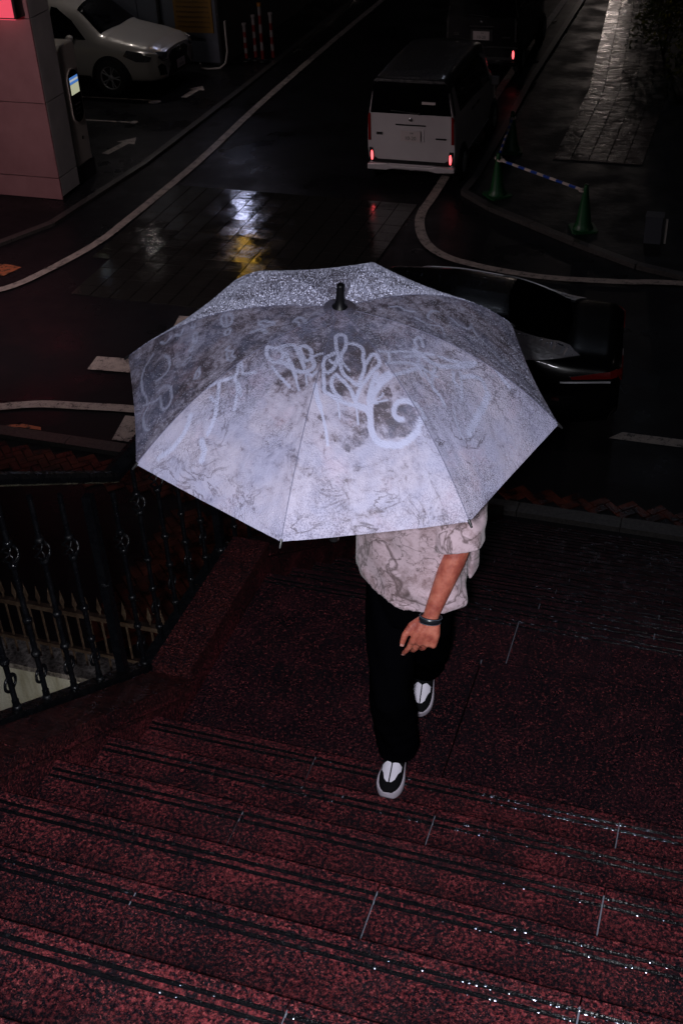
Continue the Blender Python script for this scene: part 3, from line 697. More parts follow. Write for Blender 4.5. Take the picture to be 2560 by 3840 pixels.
def kei_van(label, loc, paint, roofm, rz=R(90), lit=True, white=True):
    """x = forward, tail at x=0; width 1.475"""
    t = thing('parked_van', label, 'van', loc, rz)
    def ring(zb, s, zr, zt=1.0): return [(.0, zb), (.66*s, zb), (.715*s, zb+.12), (.735*s, .62), (.725*s, .98), (.70*s, 1.14), (.615*s, zr-.13), (.56*s, zr-.03), (.30*s, zr), (0, zr+.01)]
    stn = [(0, ring(.27, .985, 1.70)), (.035, ring(.24, 1.0, 1.73)), (.25, ring(.22, 1.0, 1.77)), (1.2, ring(.2, 1, 1.79)), (2.1, ring(.2, 1, 1.78)), (2.45, ring(.2, 1, 1.70))]
    r = ring(.2, 1, 1.25); stn.append((2.80, [(0,.2),(.66,.2),(.715,.32),(.735,.62),(.725,.92),(.69,1.02),(.64,1.12),(.60,1.17),(.35,1.20),(0,1.21)]))
    stn.append((3.25, [(0,.2),(.62,.2),(.68,.32),(.70,.60),(.69,.80),(.66,.88),(.60,.92),(.55,.94),(.3,.96),(0,.96)]))
    stn.append((3.38, [(0,.24),(.56,.24),(.60,.32),(.62,.55),(.61,.70),(.58,.76),(.52,.79),(.48,.80),(.3,.81),(0,.81)]))
    b = car_body(stn, [paint, roofm], 'body', t, 5, 1.50)
    mx = M['glass']
    # rear: dark tailgate glass, side lamps, lower black surround and bumper lamps (u=y, v=z)
    decal(b, 'rear_window', [(-.66,1.17),(.66,1.17),(.60,1.60),(.56,1.665),(-.56,1.665),(-.60,1.60)], 'x-', mx, t, .007)
    decal(b, 'tailgate_frame', [(-.70,.36),(.70,.36),(.70,.56),(.655,.57),(.62,.46),(.56,.42),(-.56,.42),(-.62,.46),(-.655,.57),(-.70,.56)], 'x-', M['trim'], t, .004)
    for s_ in (-1, 1):
        decal(b, 'tail_lamp', [(s_*.670,.72),(s_*.712,.72),(s_*.70,1.16),(s_*.665,1.16)], 'x-', M['tailoff'] if white else M['trim'], t, .008)
        q = MB(); q.ball((0,0,0), (.010,.023,.083), 10); o = q.build('brake_lamp', M['taillit'], t, (-.012, s_*.655, .475))
        decal(b, 'lamp_surround', [(s_*.60,.38),(s_*.70,.38),(s_*.70,.60),(s_*.64,.60)], 'x-', M['trim'], t, .006)
        decal(b, 'side_window', [(.42,1.13),(1.34,1.10),(1.40,1.60),(.28,1.62)] if s_ else 0, 'y+' if s_ > 0 else 'y-', mx, t, .006)
        decal(b, 'side_window', [(1.36,1.10),(2.50,1.02),(2.30,1.40),(1.95,1.60),(1.42,1.60)], 'y+' if s_ > 0 else 'y-', mx, t, .006)
        decal(b, 'pillar_trim', [(.05,1.16),(.11,1.16),(.09,1.66),(.06,1.66)], 'y+' if s_ > 0 else 'y-', M['trim'], t, .005)
        decal(b, 'body_moulding', [(.75,.30),(2.5,.30),(2.5,.36),(.75,.36)], 'y+' if s_ > 0 else 'y-', paint, t, .014)
        decal(b, 'door_handle', [(1.15,.93),(1.33,.92),(1.33,.955),(1.15,.965)], 'y+' if s_ > 0 else 'y-', M['trim'], t, .012)
        decal(b, 'door_handle', [(1.50,.92),(1.68,.91),(1.68,.945),(1.50,.955)], 'y+' if s_ > 0 else 'y-', M['trim'], t, .012)
        for x in (.52, 2.86):
            arch(t, x, s_*.742, .33, s_); wheel(t, x, s_*.685, .275, s_)
        q = MB(); q.box(-.05,.05,-.07,.07,-.075,.075); o = q.build('door_mirror', paint, t, (2.52, s_*.82, 1.02)); bv = o.modifiers.new('b', 'BEVEL'); bv.width = .03; bv.segments = 3
    decal(b, 'windscreen', [(-.58,1.22),(.58,1.22),(.50,1.62),(-.50,1.62)], 'x+', mx, t, .006)
    # bumper lip, step, spoiler, handle recess, wiper, badges
    q = MB(); q.extr([(-.73,.27),(-.73,.345),(-.42,.36),(-.30,.335),(.30,.335),(.42,.36),(.73,.345),(.73,.25),(.42,.25),(.30,.28),(-.30,.28),(-.42,.25)], -.05, .06, 'x')
    o = q.build('rear_bumper', paint, t); bv = o.modifiers.new('b', 'BEVEL'); bv.width = .015; bv.segments = 2
    q = MB(); q.extr([(-.60,1.665),(.60,1.665),(.55,1.715),(-.55,1.715)], -.05, .10, 'x'); o = q.build('roof_spoiler', roofm, t); bv = o.modifiers.new('b', 'BEVEL'); bv.width = .012; bv.segments = 2
    decal(b, 'handle_recess', [(-.25,.985),(.25,.985),(.25,1.005),(-.25,1.005)], 'x-', M['trim'], t, .006)
    decal(b, 'plate_recess', [(-.22,.73),(.22,.73),(.22,.94),(-.22,.94)], 'x-', M['trim'] if not white else paint, t, .003)
    q = MB(); q.lathe([(.0,0),(.030,0),(.032,.01),(.028,.012)], (0,0,0), 14, 'x'); q.build('emblem', M['chrome'], t, (-.022, .0, 1.085))
    q = MB(); q.box(-.004,.004,-.05,.05,-.022,.022); q.build('badge', M['trim'], t, (-.012, .52, .84))
    q = MB(); q.box(-.004,.004,-.085,.085,-.012,.012); q.build('badge', M['trim'], t, (-.012, -.50, .80))
    q = MB(); q.tube([(0,-.05,0),(0,.42,.035)], .008, 6); q.ball((0,-.05,0), .022, 6); q.build('rear_wiper', M['trim'], t, (-.035, -.10, 1.19))
    q = MB(); q.box(-.006,.006,-.11,.11,-.02,.02); q.build('window_sticker', M['plate'], t, (-.022, -.30, 1.36)) if white else None
    if not white:
        q = MB(); q.box(-.02,0,-.74,.74,.60,.62); q.build('tailgate_trim', M['trim'], t)
    txt = [('500', .042, .01, .035), ('12-34', .085, 0, -.06)] if 0 else [('330', .040, .02, .036), ('10-20', .082, .0, -.058)]
    plate(t, (-.030, 0, .825), (0, 0, R(-90)), txt)
    return t
van = kei_van('white boxy van with black roof and lit red brake lamps beside the cones', (-5.135, 18.40, 0), M['white_car'], M['roofwet'])
van2 = kei_van('black boxy car queued in front of the white van with lit tail lamps', (-5.36, 24.5, 0), M['black_car'], M['black_car'], white=False)

def suv():
    t = thing('parked_car', 'pearl white suv parked nose out beside the ticket machine', 'car', (-16.15, 23.12, 0), R(-3))
    f = lambda zb, s, w: [(0,zb),(.80*s,zb),(.90*s,zb+.12),(.935*s,.62),(.92*s,.86)]+w
    hood = lambda a, z: [(.88*a,.96*z),(.80*a,1.02*z),(.66*a,1.06*z),(.35*a,1.09*z),(0,1.10*z)]
    cab = lambda zr, w=.58: [(.86,1.04),(.72,zr-.18),(w,zr-.03),(.34,zr),(0,zr+.01)]
    stn = [(0, f(.45,.86,[(.80,.96),(.76,1.0),(.60,1.08),(.3,1.10),(0,1.10)])), (.12, f(.35,.95,[(.84,1.02),(.78,1.10),(.62,1.20),(.34,1.22),(0,1.22)])),
        (.75, f(.28,1,cab(1.60))), (1.5, f(.25,1,cab(1.69))), (2.5, f(.25,1,cab(1.69))), (3.05, f(.25,1,cab(1.58,.56))),
        (3.62, f(.25,1,[(.88,.99),(.80,1.06),(.66,1.12),(.35,1.15),(0,1.16)])), (4.2, f(.25,.99,hood(.97,.97))), (4.62, f(.26,.94,hood(.90,.90))), (4.80, f(.28,.80,hood(.76,.82))), (4.88, [(0,.32),(.52,.32),(.60,.40),(.62,.58),(.60,.70),(.57,.76),(.52,.80),(.44,.83),(.25,.85),(0,.86)])]
    b = car_body(stn, [M['silver_car'], M['silver_car']], 'body', t, 6)
    for s_ in (-1, 1):
        d = 'y+' if s_ > 0 else 'y-'
        decal(b, 'side_window', [(.75,1.12),(1.45,1.06),(1.45,1.56),(1.0,1.52)], d, M['glass'], t)
        decal(b, 'side_window', [(1.5,1.06),(2.42,1.05),(2.42,1.60),(1.5,1.57)], d, M['glass'], t)
        decal(b, 'side_window', [(2.47,1.05),(3.30,1.05),(2.95,1.38),(2.60,1.58),(2.47,1.60)], d, M['glass'], t)
        decal(b, 'headlamp', [(4.15,.80),(4.42,.70),(4.68,.70),(4.72,.78),(4.52,.86),(4.22,.90)], d, M['lens'], t, .01)
        decal(b, 'side_sill', [(1.35,.26),(3.3,.26),(3.3,.36),(1.35,.36)], d, M['trim'], t)
        for x in (.95, 3.82): arch(t, x, s_*.945, .44, s_); wheel(t, x, s_*.87, .37, s_, .22, 5)
        q = MB(); q.ball((0,0,0), (.07,.11,.075), 8); q.build('door_mirror', M['silver_car'], t, (3.02, s_*1.02, 1.10))
        decal(b, 'headlamp', [(s_*.46,.80),(s_*.66,.84),(s_*.72,.76),(s_*.66,.70),(s_*.50,.72)], 'x+', M['lens'], t, .012)
        decal(b, 'air_intake', [(s_*.54,.40),(s_*.70,.42),(s_*.74,.60),(s_*.66,.64),(s_*.58,.58)], 'x+', M['trim'], t, .012)
        q = MB(); q.tube([(0,-.09,0),(0,.09,.0)], .012, 6); q.build('fog_lamp', M['chrome'], t, (4.80, s_*.52, .40))
        decal(b, 'running_lamp', [(s_*.48,.665),(s_*.66,.685),(s_*.66,.70),(s_*.48,.685)], 'x+', M['chrome'], t, .018)
    decal(b, 'grille', [(-.26,.80),(.26,.80),(.40,.72),(.34,.56),(.50,.34),(-.50,.34),(-.34,.56),(-.40,.72)], 'x+', M['trim'], t, .014)
    decal(b, 'windscreen', [(3.02,-.56),(3.56,-.68),(3.62,0),(3.56,.68),(3.02,.56),(2.92,0)], 'z+', M['glass'], t)
    decal(b, 'rear_window', [(.30,-.56),(.72,-.5),(.72,.5),(.30,.56)], 'z+', M['glass'], t)
    q = MB(); q.tube([(3.62,-.70,1.10),(3.0,-.60,1.60)], .012, 6) if 0 else q.tube([(0,-.50,0),(0,.5,0)], .016, 6); q.build('bumper_trim', M['chrome'], t, (4.86, 0, .33))
    q = MB(); q.lathe([(0,0),(.06,0),(.065,.012),(.05,.016)], (0,0,0), 14, 'x'); q.build('emblem', M['chrome'], t, (4.90, 0, .76))
    plate(t, (4.93, 0, .50), (0, 0, R(90)), [('300', .040, .02, .036), ('55-00', .082, 0, -.058)])
    return t
suv()
def sedan():
    # nose toward -x of the world: car x axis = forward
    ang = R(180)+math.atan2(.24, .384)*0+R(6)
    t = thing('black_car', 'black sedan with chrome window trim behind the right side of the umbrella', 'car', (-.98, 12.10, 0), ang)
    f = lambda zb, s, w: [(0,zb),(.74*s,zb),(.86*s,zb+.10),(.905*s,.50),(.895*s,.74)]+w
    cab = lambda zr, w=.54: [(.84,.94),(.72,zr-.16),(w,zr-.03),(.32,zr),(0,zr+.01)]
    stn = [(0, f(.36,.86,[(.76,.84),(.72,.90),(.60,.95),(.3,.97),(0,.97)])), (.10, f(.26,.94,[(.82,.88),(.76,.97),(.62,1.02),(.34,1.04),(0,1.04)])),
        (.55, f(.22,1,[(.84,.92),(.78,1.0),(.64,1.06),(.34,1.08),(0,1.08)])), (1.25, f(.2,1,cab(1.36))), (1.9, f(.2,1,cab(1.44))), (2.6, f(.2,1,cab(1.44))), (3.1, f(.2,1,cab(1.28,.52))),
        (3.55, f(.2,1,[(.84,.88),(.78,.93),(.64,.97),(.34,1.0),(0,1.01)])), (4.2, f(.2,.98,[(.80,.80),(.74,.84),(.62,.87),(.34,.90),(0,.91)])), (4.6, f(.22,.85,[(.66,.68),(.60,.70),(.5,.73),(.3,.75),(0,.76)])), (4.7, [(0,.28),(.5,.28),(.58,.36),(.60,.48),(.58,.56),(.54,.60),(.5,.62),(.42,.64),(.25,.66),(0,.66)])]
    b = car_body(stn, [M['black_car'], M['black_car']], 'body', t, 6)
    for s_ in (-1, 1):
        d = 'y+' if s_ > 0 else 'y-'
        decal(b, 'side_window', [(.78,1.04),(1.95,.99),(1.95,1.34),(1.45,1.29)], d, M['glass'], t)
        decal(b, 'side_window', [(2.0,.99),(3.15,.95),(2.75,1.25),(2.45,1.33),(2.0,1.34)], d, M['glass'], t)
        decal(b, 'window_trim', [(.44,1.03),(3.2,.925),(3.2,.955),(.66,1.055),(1.42,1.30),(2.2,1.355),(2.2,1.385),(1.38,1.33)], d, M['satin'], t, .012)
        decal(b, 'tail_lamp', [(.04,.86),(.50,.84),(.52,.865),(.30,.90),(.05,.93)], d, M['tailoff'], t, .01)
        decal(b, 'lamp_trim', [(.10,.815),(.62,.80),(.62,.815),(.10,.835)], d, M['satin'], t, .012)
        decal(b, 'side_reflector', [(.62,.60),(.70,.60),(.70,.63),(.62,.63)], d, M['tailoff'], t, .01)
        decal(b, 'tail_lamp', [(s_*.40,.84),(s_*.76,.82),(s_*.76,.92),(s_*.40,.92)], 'x-', M['tailoff'], t, .01)
        for x in (1.02, 3.80): arch(t, x, s_*.915, .36, s_); wheel(t, x, s_*.84, .32, s_, .20, 5)
        q = MB(); q.ball((0,0,0), (.07,.10,.06), 8); q.build('door_mirror', M['black_car'], t, (2.98, s_*.98, 1.0))
    decal(b, 'windscreen', [(3.02,-.5),(3.45,-.64),(3.5,0),(3.45,.64),(3.02,.5),(2.95,0)], 'z+', M['glass'], t)
    decal(b, 'rear_window', [(.62,-.60),(1.22,-.5),(1.26,0),(1.22,.5),(.62,.60),(.55,0)], 'z+', M['glass'], t)
    plate(t, (-.02, 0, .62), (0, 0, R(-90)), [])
    bvh = decal.cache[b.name]; mb = MB(); rnd = random.Random(8)
    for k in range(420):
        x, y = (rnd.gauss(1.75,.38), rnd.gauss(-.12,.25)) if k < 300 else (rnd.uniform(.1,3.4), rnd.uniform(-.6,.6))
        h = bvh.ray_cast(Vector((x,y,3)), Vector((0,0,-1)))
        if h[0]:
            r = rnd.uniform(.0025,.006) if k < 290 else rnd.uniform(.006,.010) if k < 300 else rnd.uniform(.002,.004); q = h[0]
            mb.add([(q.x-r,q.y,q.z+.006),(q.x,q.y-r,q.z+.006),(q.x+r,q.y,q.z+.006),(q.x,q.y+r,q.z+.006),(q.x,q.y,q.z+.006+r*.8)], [(0,1,4),(1,2,4),(2,3,4),(3,0,4)], True)
    for (ax_, az_), (bx2, bz2), nn in (((.46,1.04),(2.2,.975),60),((.50,1.045),(1.40,1.315),60),((.1,.825),(.6,.81),14)):
        for k in range(nn):
            f_ = rnd.random(); x, z = ax_+(bx2-ax_)*f_, az_+(bz2-az_)*f_+rnd.uniform(-.006,.006); h = bvh.ray_cast(Vector((x,3,z)), Vector((0,-1,0)))
            if h[0]: q = h[0]+h[1]*.012; mb.ball(q, rnd.uniform(.003,.0085), 4)
    o = mb.build('rain_beads', M['bead'], t); o['kind'] = 'stuff'
sedan()
# ------------------------------------------------------------------ left: clad pillar, ticket machine, sign wall, bollards
pl = thing('clad_pillar', 'pale panel clad pillar at the upper left with red light tinted into its front', 'pillar')
mb = MB(); mb.box(-13.6,-10.63,16.64,17.18,.12,6.5); mb.build('pillar_core', M['joint'], pl)
zs = [.0, .366, 1.576, 2.853, 4.1, 5.3, 6.5]
for z0, z1 in zip(zs[:-1], zs[1:]):
    for x0, x1 in ((-10.60,-12.10),(-12.10,-13.6)):
        mb = MB(); mb.box(x1+.006, x0-.0, 16.60, 16.635, z0+.008, z1-.008); mb.build('cladding_panel', M['tile_redlit'], pl)
    mb = MB(); mb.box(-10.632,-10.598, 16.637, 17.20, z0+.008+(.05 if z0 == 0 else 0), z1-.008); mb.build('cladding_panel', M['tile'], pl)
sg = thing('red_glow_box', 'added glowing red box standing in for a red reflection on the pillar', 'sign')  # added glowing box in place of a red reflection on the tiles
mb = MB(); mb.box(-12.6,-10.66,16.36,16.595,2.90,3.45); mb.build('housing', M['trim'], sg)
mb = MB(); mb.box(-12.55,-10.70,16.345,16.357,2.92,3.43); mb.box(-12.55,-10.70,16.37,16.58,2.885,2.897); mb.build('lit_face', M['red_glow'], sg)
tk = thing('ticket_machine', 'slim pale parking ticket machine with lit screen beside the pillar', 'ticket machine', (-10.88, 17.56, 0))
mb = MB(); mb.box(-.30,.25,-.30,.30,0,.30); mb.build('plinth', M['wallblack'], tk)
mb = MB(); mb.extr([(-.24,.30),(.24,.30),(.24,2.20),(.20,2.26),(-.20,2.26),(-.24,2.20)], -.26, .26, 'x'); o = mb.build('cabinet', M['machine'], tk); bv = o.modifiers.new('b', 'BEVEL'); bv.width = .03; bv.segments = 3
def oval(hw, z0, z1, n=10):
    zc0, zc1 = z0+hw, z1-hw; return [(hw*math.cos(math.pi*i/n), zc1+hw*math.sin(math.pi*i/n)) for i in range(n+1)]+[(hw*math.cos(math.pi+math.pi*i/n), zc0+hw*math.sin(math.pi+math.pi*i/n)) for i in range(n+1)]
mb = MB(); mb.extr(oval(.185, .98, 1.86), .262, .278, 'x'); mb.build('bezel_ring', M['machine'], tk)
mb = MB(); mb.extr(oval(.165, 1.0, 1.84), .279, .286, 'x'); mb.build('front_panel', M['glass'], tk)
mb = MB(); mb.box(.287,.292,-.135,.125,1.46,1.62); mb.build('screen', M['screen'], tk)
mb = MB(); mb.box(.287,.293,-.135,.125,1.625,1.665); mb.box(.287,.293,-.135,.125,1.70,1.735); mb.build('screen_band', M['screenblue'], tk)
mb = MB(); mb.box(.287,.293,-.135,.125,1.667,1.698); mb.build('screen_band', M['screenwhite'], tk)
mb = MB(); mb.lathe([(0,0),(.03,0),(.03,-.02)], (.265,.03,.72), 12, 'x'); mb.build('lock', M['trim'], tk)
for z in (1.30,1.22,1.14): mb = MB(); mb.box(.287,.296,-.08,.08,z-.012,z+.012); mb.build('slot', M['chrome'] if z > 1.25 else M['trim'], tk)
bw = thing('building_wall', 'dark grey clad building wall behind the parked white car', 'building')
mb = MB(); mb.box(-30,-10.98,24.45,34,0,4.2); mb.build('wall_body', M['wallblack'], bw)
for i in range(10):
    mb = MB(); x = -10.98-.95*i; mb.box(x-.94, x-.01, 24.40, 24.445, .06, 4.2); mb.build('wall_panel', M['wallgrey'], bw)
for i, x in enumerate((-10.99,-12.35)):
    mb = MB(); mb.box(x-.03,x+.03,24.33,24.39,.0,4.2); mb.build('corner_guard', M['trim'], bw)
ys = thing('yellow_notice', 'yellow notice board with dark print on the grey wall', 'sign')
mb = MB(); mb.box(-12.0,-11.12,24.36,24.385,.68,2.3); mb.build('board', M['yellow'], ys)
def flat_text(s_, size, x, y, z, m, parent, name='lettering', ax='CENTER'):
    c = bpy.data.curves.new(name, 'FONT'); c.body = s_; c.size = size; c.align_x = ax; c.extrude = .001; c.materials.append(m)
    t = bpy.data.objects.new(name, c); COL.objects.link(t); t.parent = parent; t.location = (x, y, z); t.rotation_euler = (R(90), 0, 0); return t
mb = MB()
random.seed(3)
for r_ in range(7):
    z = 1.40-.10*r_; x = -11.93
    if r_ == 0: x = -11.70
    while x < (-11.20 if r_ else -11.42):
        w = random.uniform(.012,.028); hh = .034 if r_ else .05
        mb.box(x, x+w, 24.353, 24.358, z-hh*.5, z-hh*.5+.007); mb.box(x, x+.006, 24.353, 24.358, z-hh*.5+.009, z+hh*.5)
        if random.random() < .6: mb.box(x+.008, x+w, 24.353, 24.358, z+hh*.2, z+hh*.2+.006)
        x += w+.014
mb.build('printed_lines', M['ink'], ys)
hp = thing('pale_hose', 'pale looped pipe at the foot of the grey wall', 'pipe')
mb = MB(); mb.tube([(-10.82,24.30,.95),(-10.82,24.30,.62),(-10.80,24.26,.35),(-10.84,24.2,.12),(-10.95,24.12,.03),(-11.2,24.05,.025),(-11.32,24.0,.05),(-11.33,23.98,.16)], .022, 8); mb.build('tube', M['pipe'], hp)
def bollard(x, y, h, lab, cap):
    t = thing('bollard', lab, 'bollard', (x, y, 0), 0, 'red and white posts standing in a cluster by the grey wall')
    mb = MB(); mb.lathe([(.0,0),(.13,0),(.13,.03),(.05,.06)], (0,0,0), 14); mb.build('base', M['trim'], t)
    for i in range(6):
        z0 = .06+(h-.14)*i/6; mb = MB(); mb.lathe([(.038,z0),(.038,z0+(h-.14)/6)], (0,0,0), 12); mb.build('band', M['pole_red'] if i % 2 == 0 else M['pole_white'], t)
    mb = MB(); mb.lathe([(.04,h-.08),(.05,h-.05),(.05,h-.01),(0,h)], (0,0,0), 12); mb.build('cap', cap, t)
bollard(-10.62,24.85,.80,'shorter red and white post at the left of the cluster',M['pole_white']); bollard(-10.44,24.95,.95,'red and white post second in the cluster',M['pole_white'])
bollard(-10.24,24.85,1.22,'tallest red post with orange cap in the cluster',M['pole_orange']); bollard(-10.06,25.0,1.0,'red and white post at the right of the cluster',M['pole_white'])
# ------------------------------------------------------------------ cones and bars
def cone(x, y, rz, lab):
    t = thing('traffic_cone', lab, 'traffic cone', (x, y, 0), rz, 'green cones closing the corner')
    mb = MB(); mb.extr([(-.19,-.15),(-.15,-.19),(.15,-.19),(.19,-.15),(.19,.15),(.15,.19),(-.15,.19),(-.19,.15)], .012, .04, 'z'); mb.build('base', M['green'], t)
    mb = MB(); mb.lathe([(.155,.04),(.135,.07),(.115,.12),(.032,.66),(.030,.70),(.020,.70)], (0,0,0), 20); mb.build('cone_body', M['green'], t)
cone(-2.14, 17.17, R(20), 'green traffic cone at the right end of the striped bar'); cone(-3.67, 18.24, R(40), 'green traffic cone at the corner where both bars meet'); cone(-3.865, 20.30, R(10), 'green traffic cone farthest away beside the van')
def bar(p, q, lab):
    p, q = Vector(p), Vector(q); d = q-p; L = d.length
    t = thing('striped_bar', lab, 'barrier bar', p, math.atan2(d.y, d.x), 'striped bars hung between the cones')
    n_ = 13
    for i in range(n_):
        mb = MB(); mb.tube([(L*i/n_,0,-.0),(L*(i+1)/n_,0,0)], .022, 10); mb.build('stripe', M['bar_white'] if i % 2 == 0 else M['bar_blue'], t)
    for x in (0, L):
        mb = MB(); mb.lathe([(.045,-.012),(.062,-.012),(.062,.012),(.045,.012),(.045,-.012)], (x,0,0), 16); mb.build('end_ring', M['bar_white'], t)
bar((-3.62,18.20,.60), (-2.19,17.20,.60), 'blue and white striped bar between the two nearest green cones')
bar((-3.86,20.25,.60), (-3.68,18.29,.60), 'blue and white striped bar running back to the farthest green cone')
# ------------------------------------------------------------------ small grey cabinet, plants, lamps beyond the frame
gb = thing('utility_box', 'small dark grey cabinet with a pale edge post at the right', 'cabinet', (-1.08, 16.95, 0))
mb = MB(); mb.box(-.14,.10,-.1,.1,.0,.40); mb.build('cabinet', M['box'], gb); mb = MB(); mb.box(-.15,.11,-.11,.11,.40,.42); mb.build('lid', M['box'], gb)
mb = MB(); mb.box(.14,.17,-.06,-.03,0,.38); mb.build('edge_post', M['pipe'], gb)
def bush(name, label, x, y, r, n, hgt, seed):
    rnd = random.Random(seed); t = thing(name, label, 'shrub', (x, y, 0))
    mb = MB()
    for k in range(9):
        a = rnd.uniform(0, 6.28); q = rnd.uniform(.2,.8)*r; mb.tube([(0,0,0),(q*.4*math.cos(a),q*.4*math.sin(a),hgt*.4),(q*math.cos(a),q*math.sin(a),hgt*rnd.uniform(.6,.95))], [.02,.013,.005], 5)
    mb.build('stem', M['bark'], t)
    mb = MB()
    for k in range(n):
        a = rnd.uniform(0, 6.28); q = r*math.sqrt(rnd.random()); z = hgt*(.15+.85*rnd.random()**.7); q *= (1-.5*(z/hgt)**2)
        if math.sin(a*3+z*5) > .55: q *= .7
        c = Vector((q*math.cos(a), q*math.sin(a), z)); u = Vector((rnd.uniform(-1,1), rnd.uniform(-1,1), rnd.uniform(-.6,.6))).normalized(); v = u.cross(Vector((rnd.random(), rnd.random(), 1))).normalized()
        s_ = rnd.uniform(.035,.07); mb.add([c-u*s_, c+v*s_*.45, c+u*s_, c-v*s_*.45], [(0,1,2,3)])
    o = mb.build('foliage', M['leaf'], t); return t
bush('shrub', 'loose shrub with yellow green leaves at the upper right corner', -1.95, 26.6, .8, 2600, 1.5, 4)
bush('shrub', 'darker low shrub beside the pale tiled path', -1.15, 24.4, .7, 1800, .9, 9)
bs = thing('bulb_string', 'string of small amber bulbs on a thin post above the road', 'light string', (-4.86, 27.0, 0))
mb = MB(); mb.tube([(0,0,0),(0,0,2.2)], .02, 8); mb.build('thin_post', M['trim'], bs)
for z in (.52, .68, .80, .98, 1.06):
    mb = MB(); mb.ball((.02+.02*math.sin(z*40), -.03, z), .017, 6); mb.build('bulb', M['amber'], bs)
# lamps and lit signs: some implied by wet-street reflections, others added as fill
def street_lamp(x, y, h, m, lab, shield=0):
    t = thing('street_lamp', lab, 'street lamp', (x, y, 0))
    mb = MB(); mb.lathe([(.12,0),(.12,.1),(.06,.3),(.045,h-.25),(.05,h-.2)], (0,0,0), 12); mb.build('post', M['iron'], t)
    mb = MB(); mb.ball((0,0,h), (.20,.20,.24), 12); mb.build('lamp_head', m, t)
    if shield:  # shield keeps the added fill off the ground behind the fence
        mb = MB(); vs = []; n_ = 17
        for i in range(n_):
            a_ = math.pi+math.pi*i/(n_-1); vs += [(.30*math.cos(a_), .30*math.sin(a_)+.03, h-.95), (.30*math.cos(a_), .30*math.sin(a_)+.03, h+.26)]
        mb.add(vs, [(2*i,2*i+1,2*i+3,2*i+2) for i in range(n_-1)], True); o = mb.build('back_shield', M['iron'], t); sd = o.modifiers.new('t', 'SOLIDIFY'); sd.thickness = .01
    mb = MB(); mb.lathe([(.24,h+.2),(.12,h+.32),(0,h+.36)], (0,0,0), 14); mb.build('cap', M['iron'], t)
street_lamp(-5.55, 46.5, 3.3, M['lampwarm'], 'far street lamp lighting the tiled path')
street_lamp(2.6, 14.6, 4.3, M['lampfill_right'], 'added fill lamp out of view right of the coned corner')  # added fill for the street and ticket machine, out of view
street_lamp(-9.95, 10.3, 4.3, M['lampfill_left'], 'added fill lamp out of view left of the brick pavement, lighting the van', 1)  # added fill, placed and shielded to light the van rear
pk_ = thing('fill_wall_lamp', 'added hooded fill lamp on the grey building, lighting the parked car', 'wall lamp')  # added fill out of view, lights the parked car from above
mb = MB(); mb.tube([(-12.9,24.4,4.45),(-12.9,24.0,4.6),(-12.9,23.6,4.5)], .025, 8); mb.build('arm', M['iron'], pk_)
mb = MB(); mb.ball((-12.9,23.55,4.34), .12, 10); mb.build('bulb', M['lampfill_suv'], pk_)
mb = MB(); mb.lathe([(.27,4.12),(.24,4.30),(.14,4.46),(.03,4.54),(0,4.54)], (-12.9,23.55,0), 18); o = mb.build('hood', M['iron'], pk_); sd = o.modifiers.new('t', 'SOLIDIFY'); sd.thickness = .008
yl = thing('bulkhead_lamp', 'lit bulkhead lamp on the yard side of the flank wall', 'wall lamp')
mb = MB(); mb.box(-2.06,-2.03,4.3,4.6,-.75,-.55); mb.build('back_plate', M['trim'], yl)
mb = MB(); mb.ball((-2.085,4.45,-.65), (.05,.12,.075), 10); mb.build('lamp_glass', M['lampyard'], yl)
pk2 = thing('fill_wall_lamp', 'added round fill lamp behind the clad pillar, lighting the parked car', 'wall lamp')  # added fill hidden by the pillar, lights the parked car side
mb = MB(); mb.box(-12.45,-12.25,17.19,17.25,3.6,3.8); mb.build('back_plate', M['iron'], pk2)
mb = MB(); mb.ball((-12.35,17.33,3.7), .09, 10); mb.build('bulb', M['lampfill_suv'], pk2)
ob = thing('added_tower', 'added dark tower out of view, its lit windows giving glints on the stairs', 'building')  # added tower out of view; lit windows put glints on the stairs
mb = MB(); mb.box(-9.5,6.5,52.0,64,0,44); mb.build('wall', M['wallblack'], ob)
for r_ in range(10):
    for c_ in range(9):
        x = -9.1+1.72*c_; z = 3.6+3.9*r_; mb = MB(); mb.box(x, x+1.4, 51.95, 51.99, z, z+1.9)
        mb.build('window', M['window_glint'] if (r_, c_) in ((8,3),(8,4),(7,3),(7,2),(9,3)) else M['window_dark'], ob)
vs_ = thing('lit_shop_sign', 'lit white and yellow sign high on the building at the left', 'sign')
mb = MB(); mb.box(-10.97,-10.58,24.20,24.36,2.9,5.0); mb.build('sign_frame', M['trim'], vs_)
mb = MB(); mb.box(-10.93,-10.62,24.185,24.198,2.98,3.18); mb.box(-10.93,-10.62,24.185,24.198,3.34,3.52); mb.build('lit_face', M['sign_white'], vs_)
mb = MB(); mb.box(-10.93,-10.62,24.185,24.198,4.0,4.2); mb.box(-10.93,-10.62,24.185,24.198,4.5,4.75); mb.build('lit_face', M['sign_yellow'], vs_)
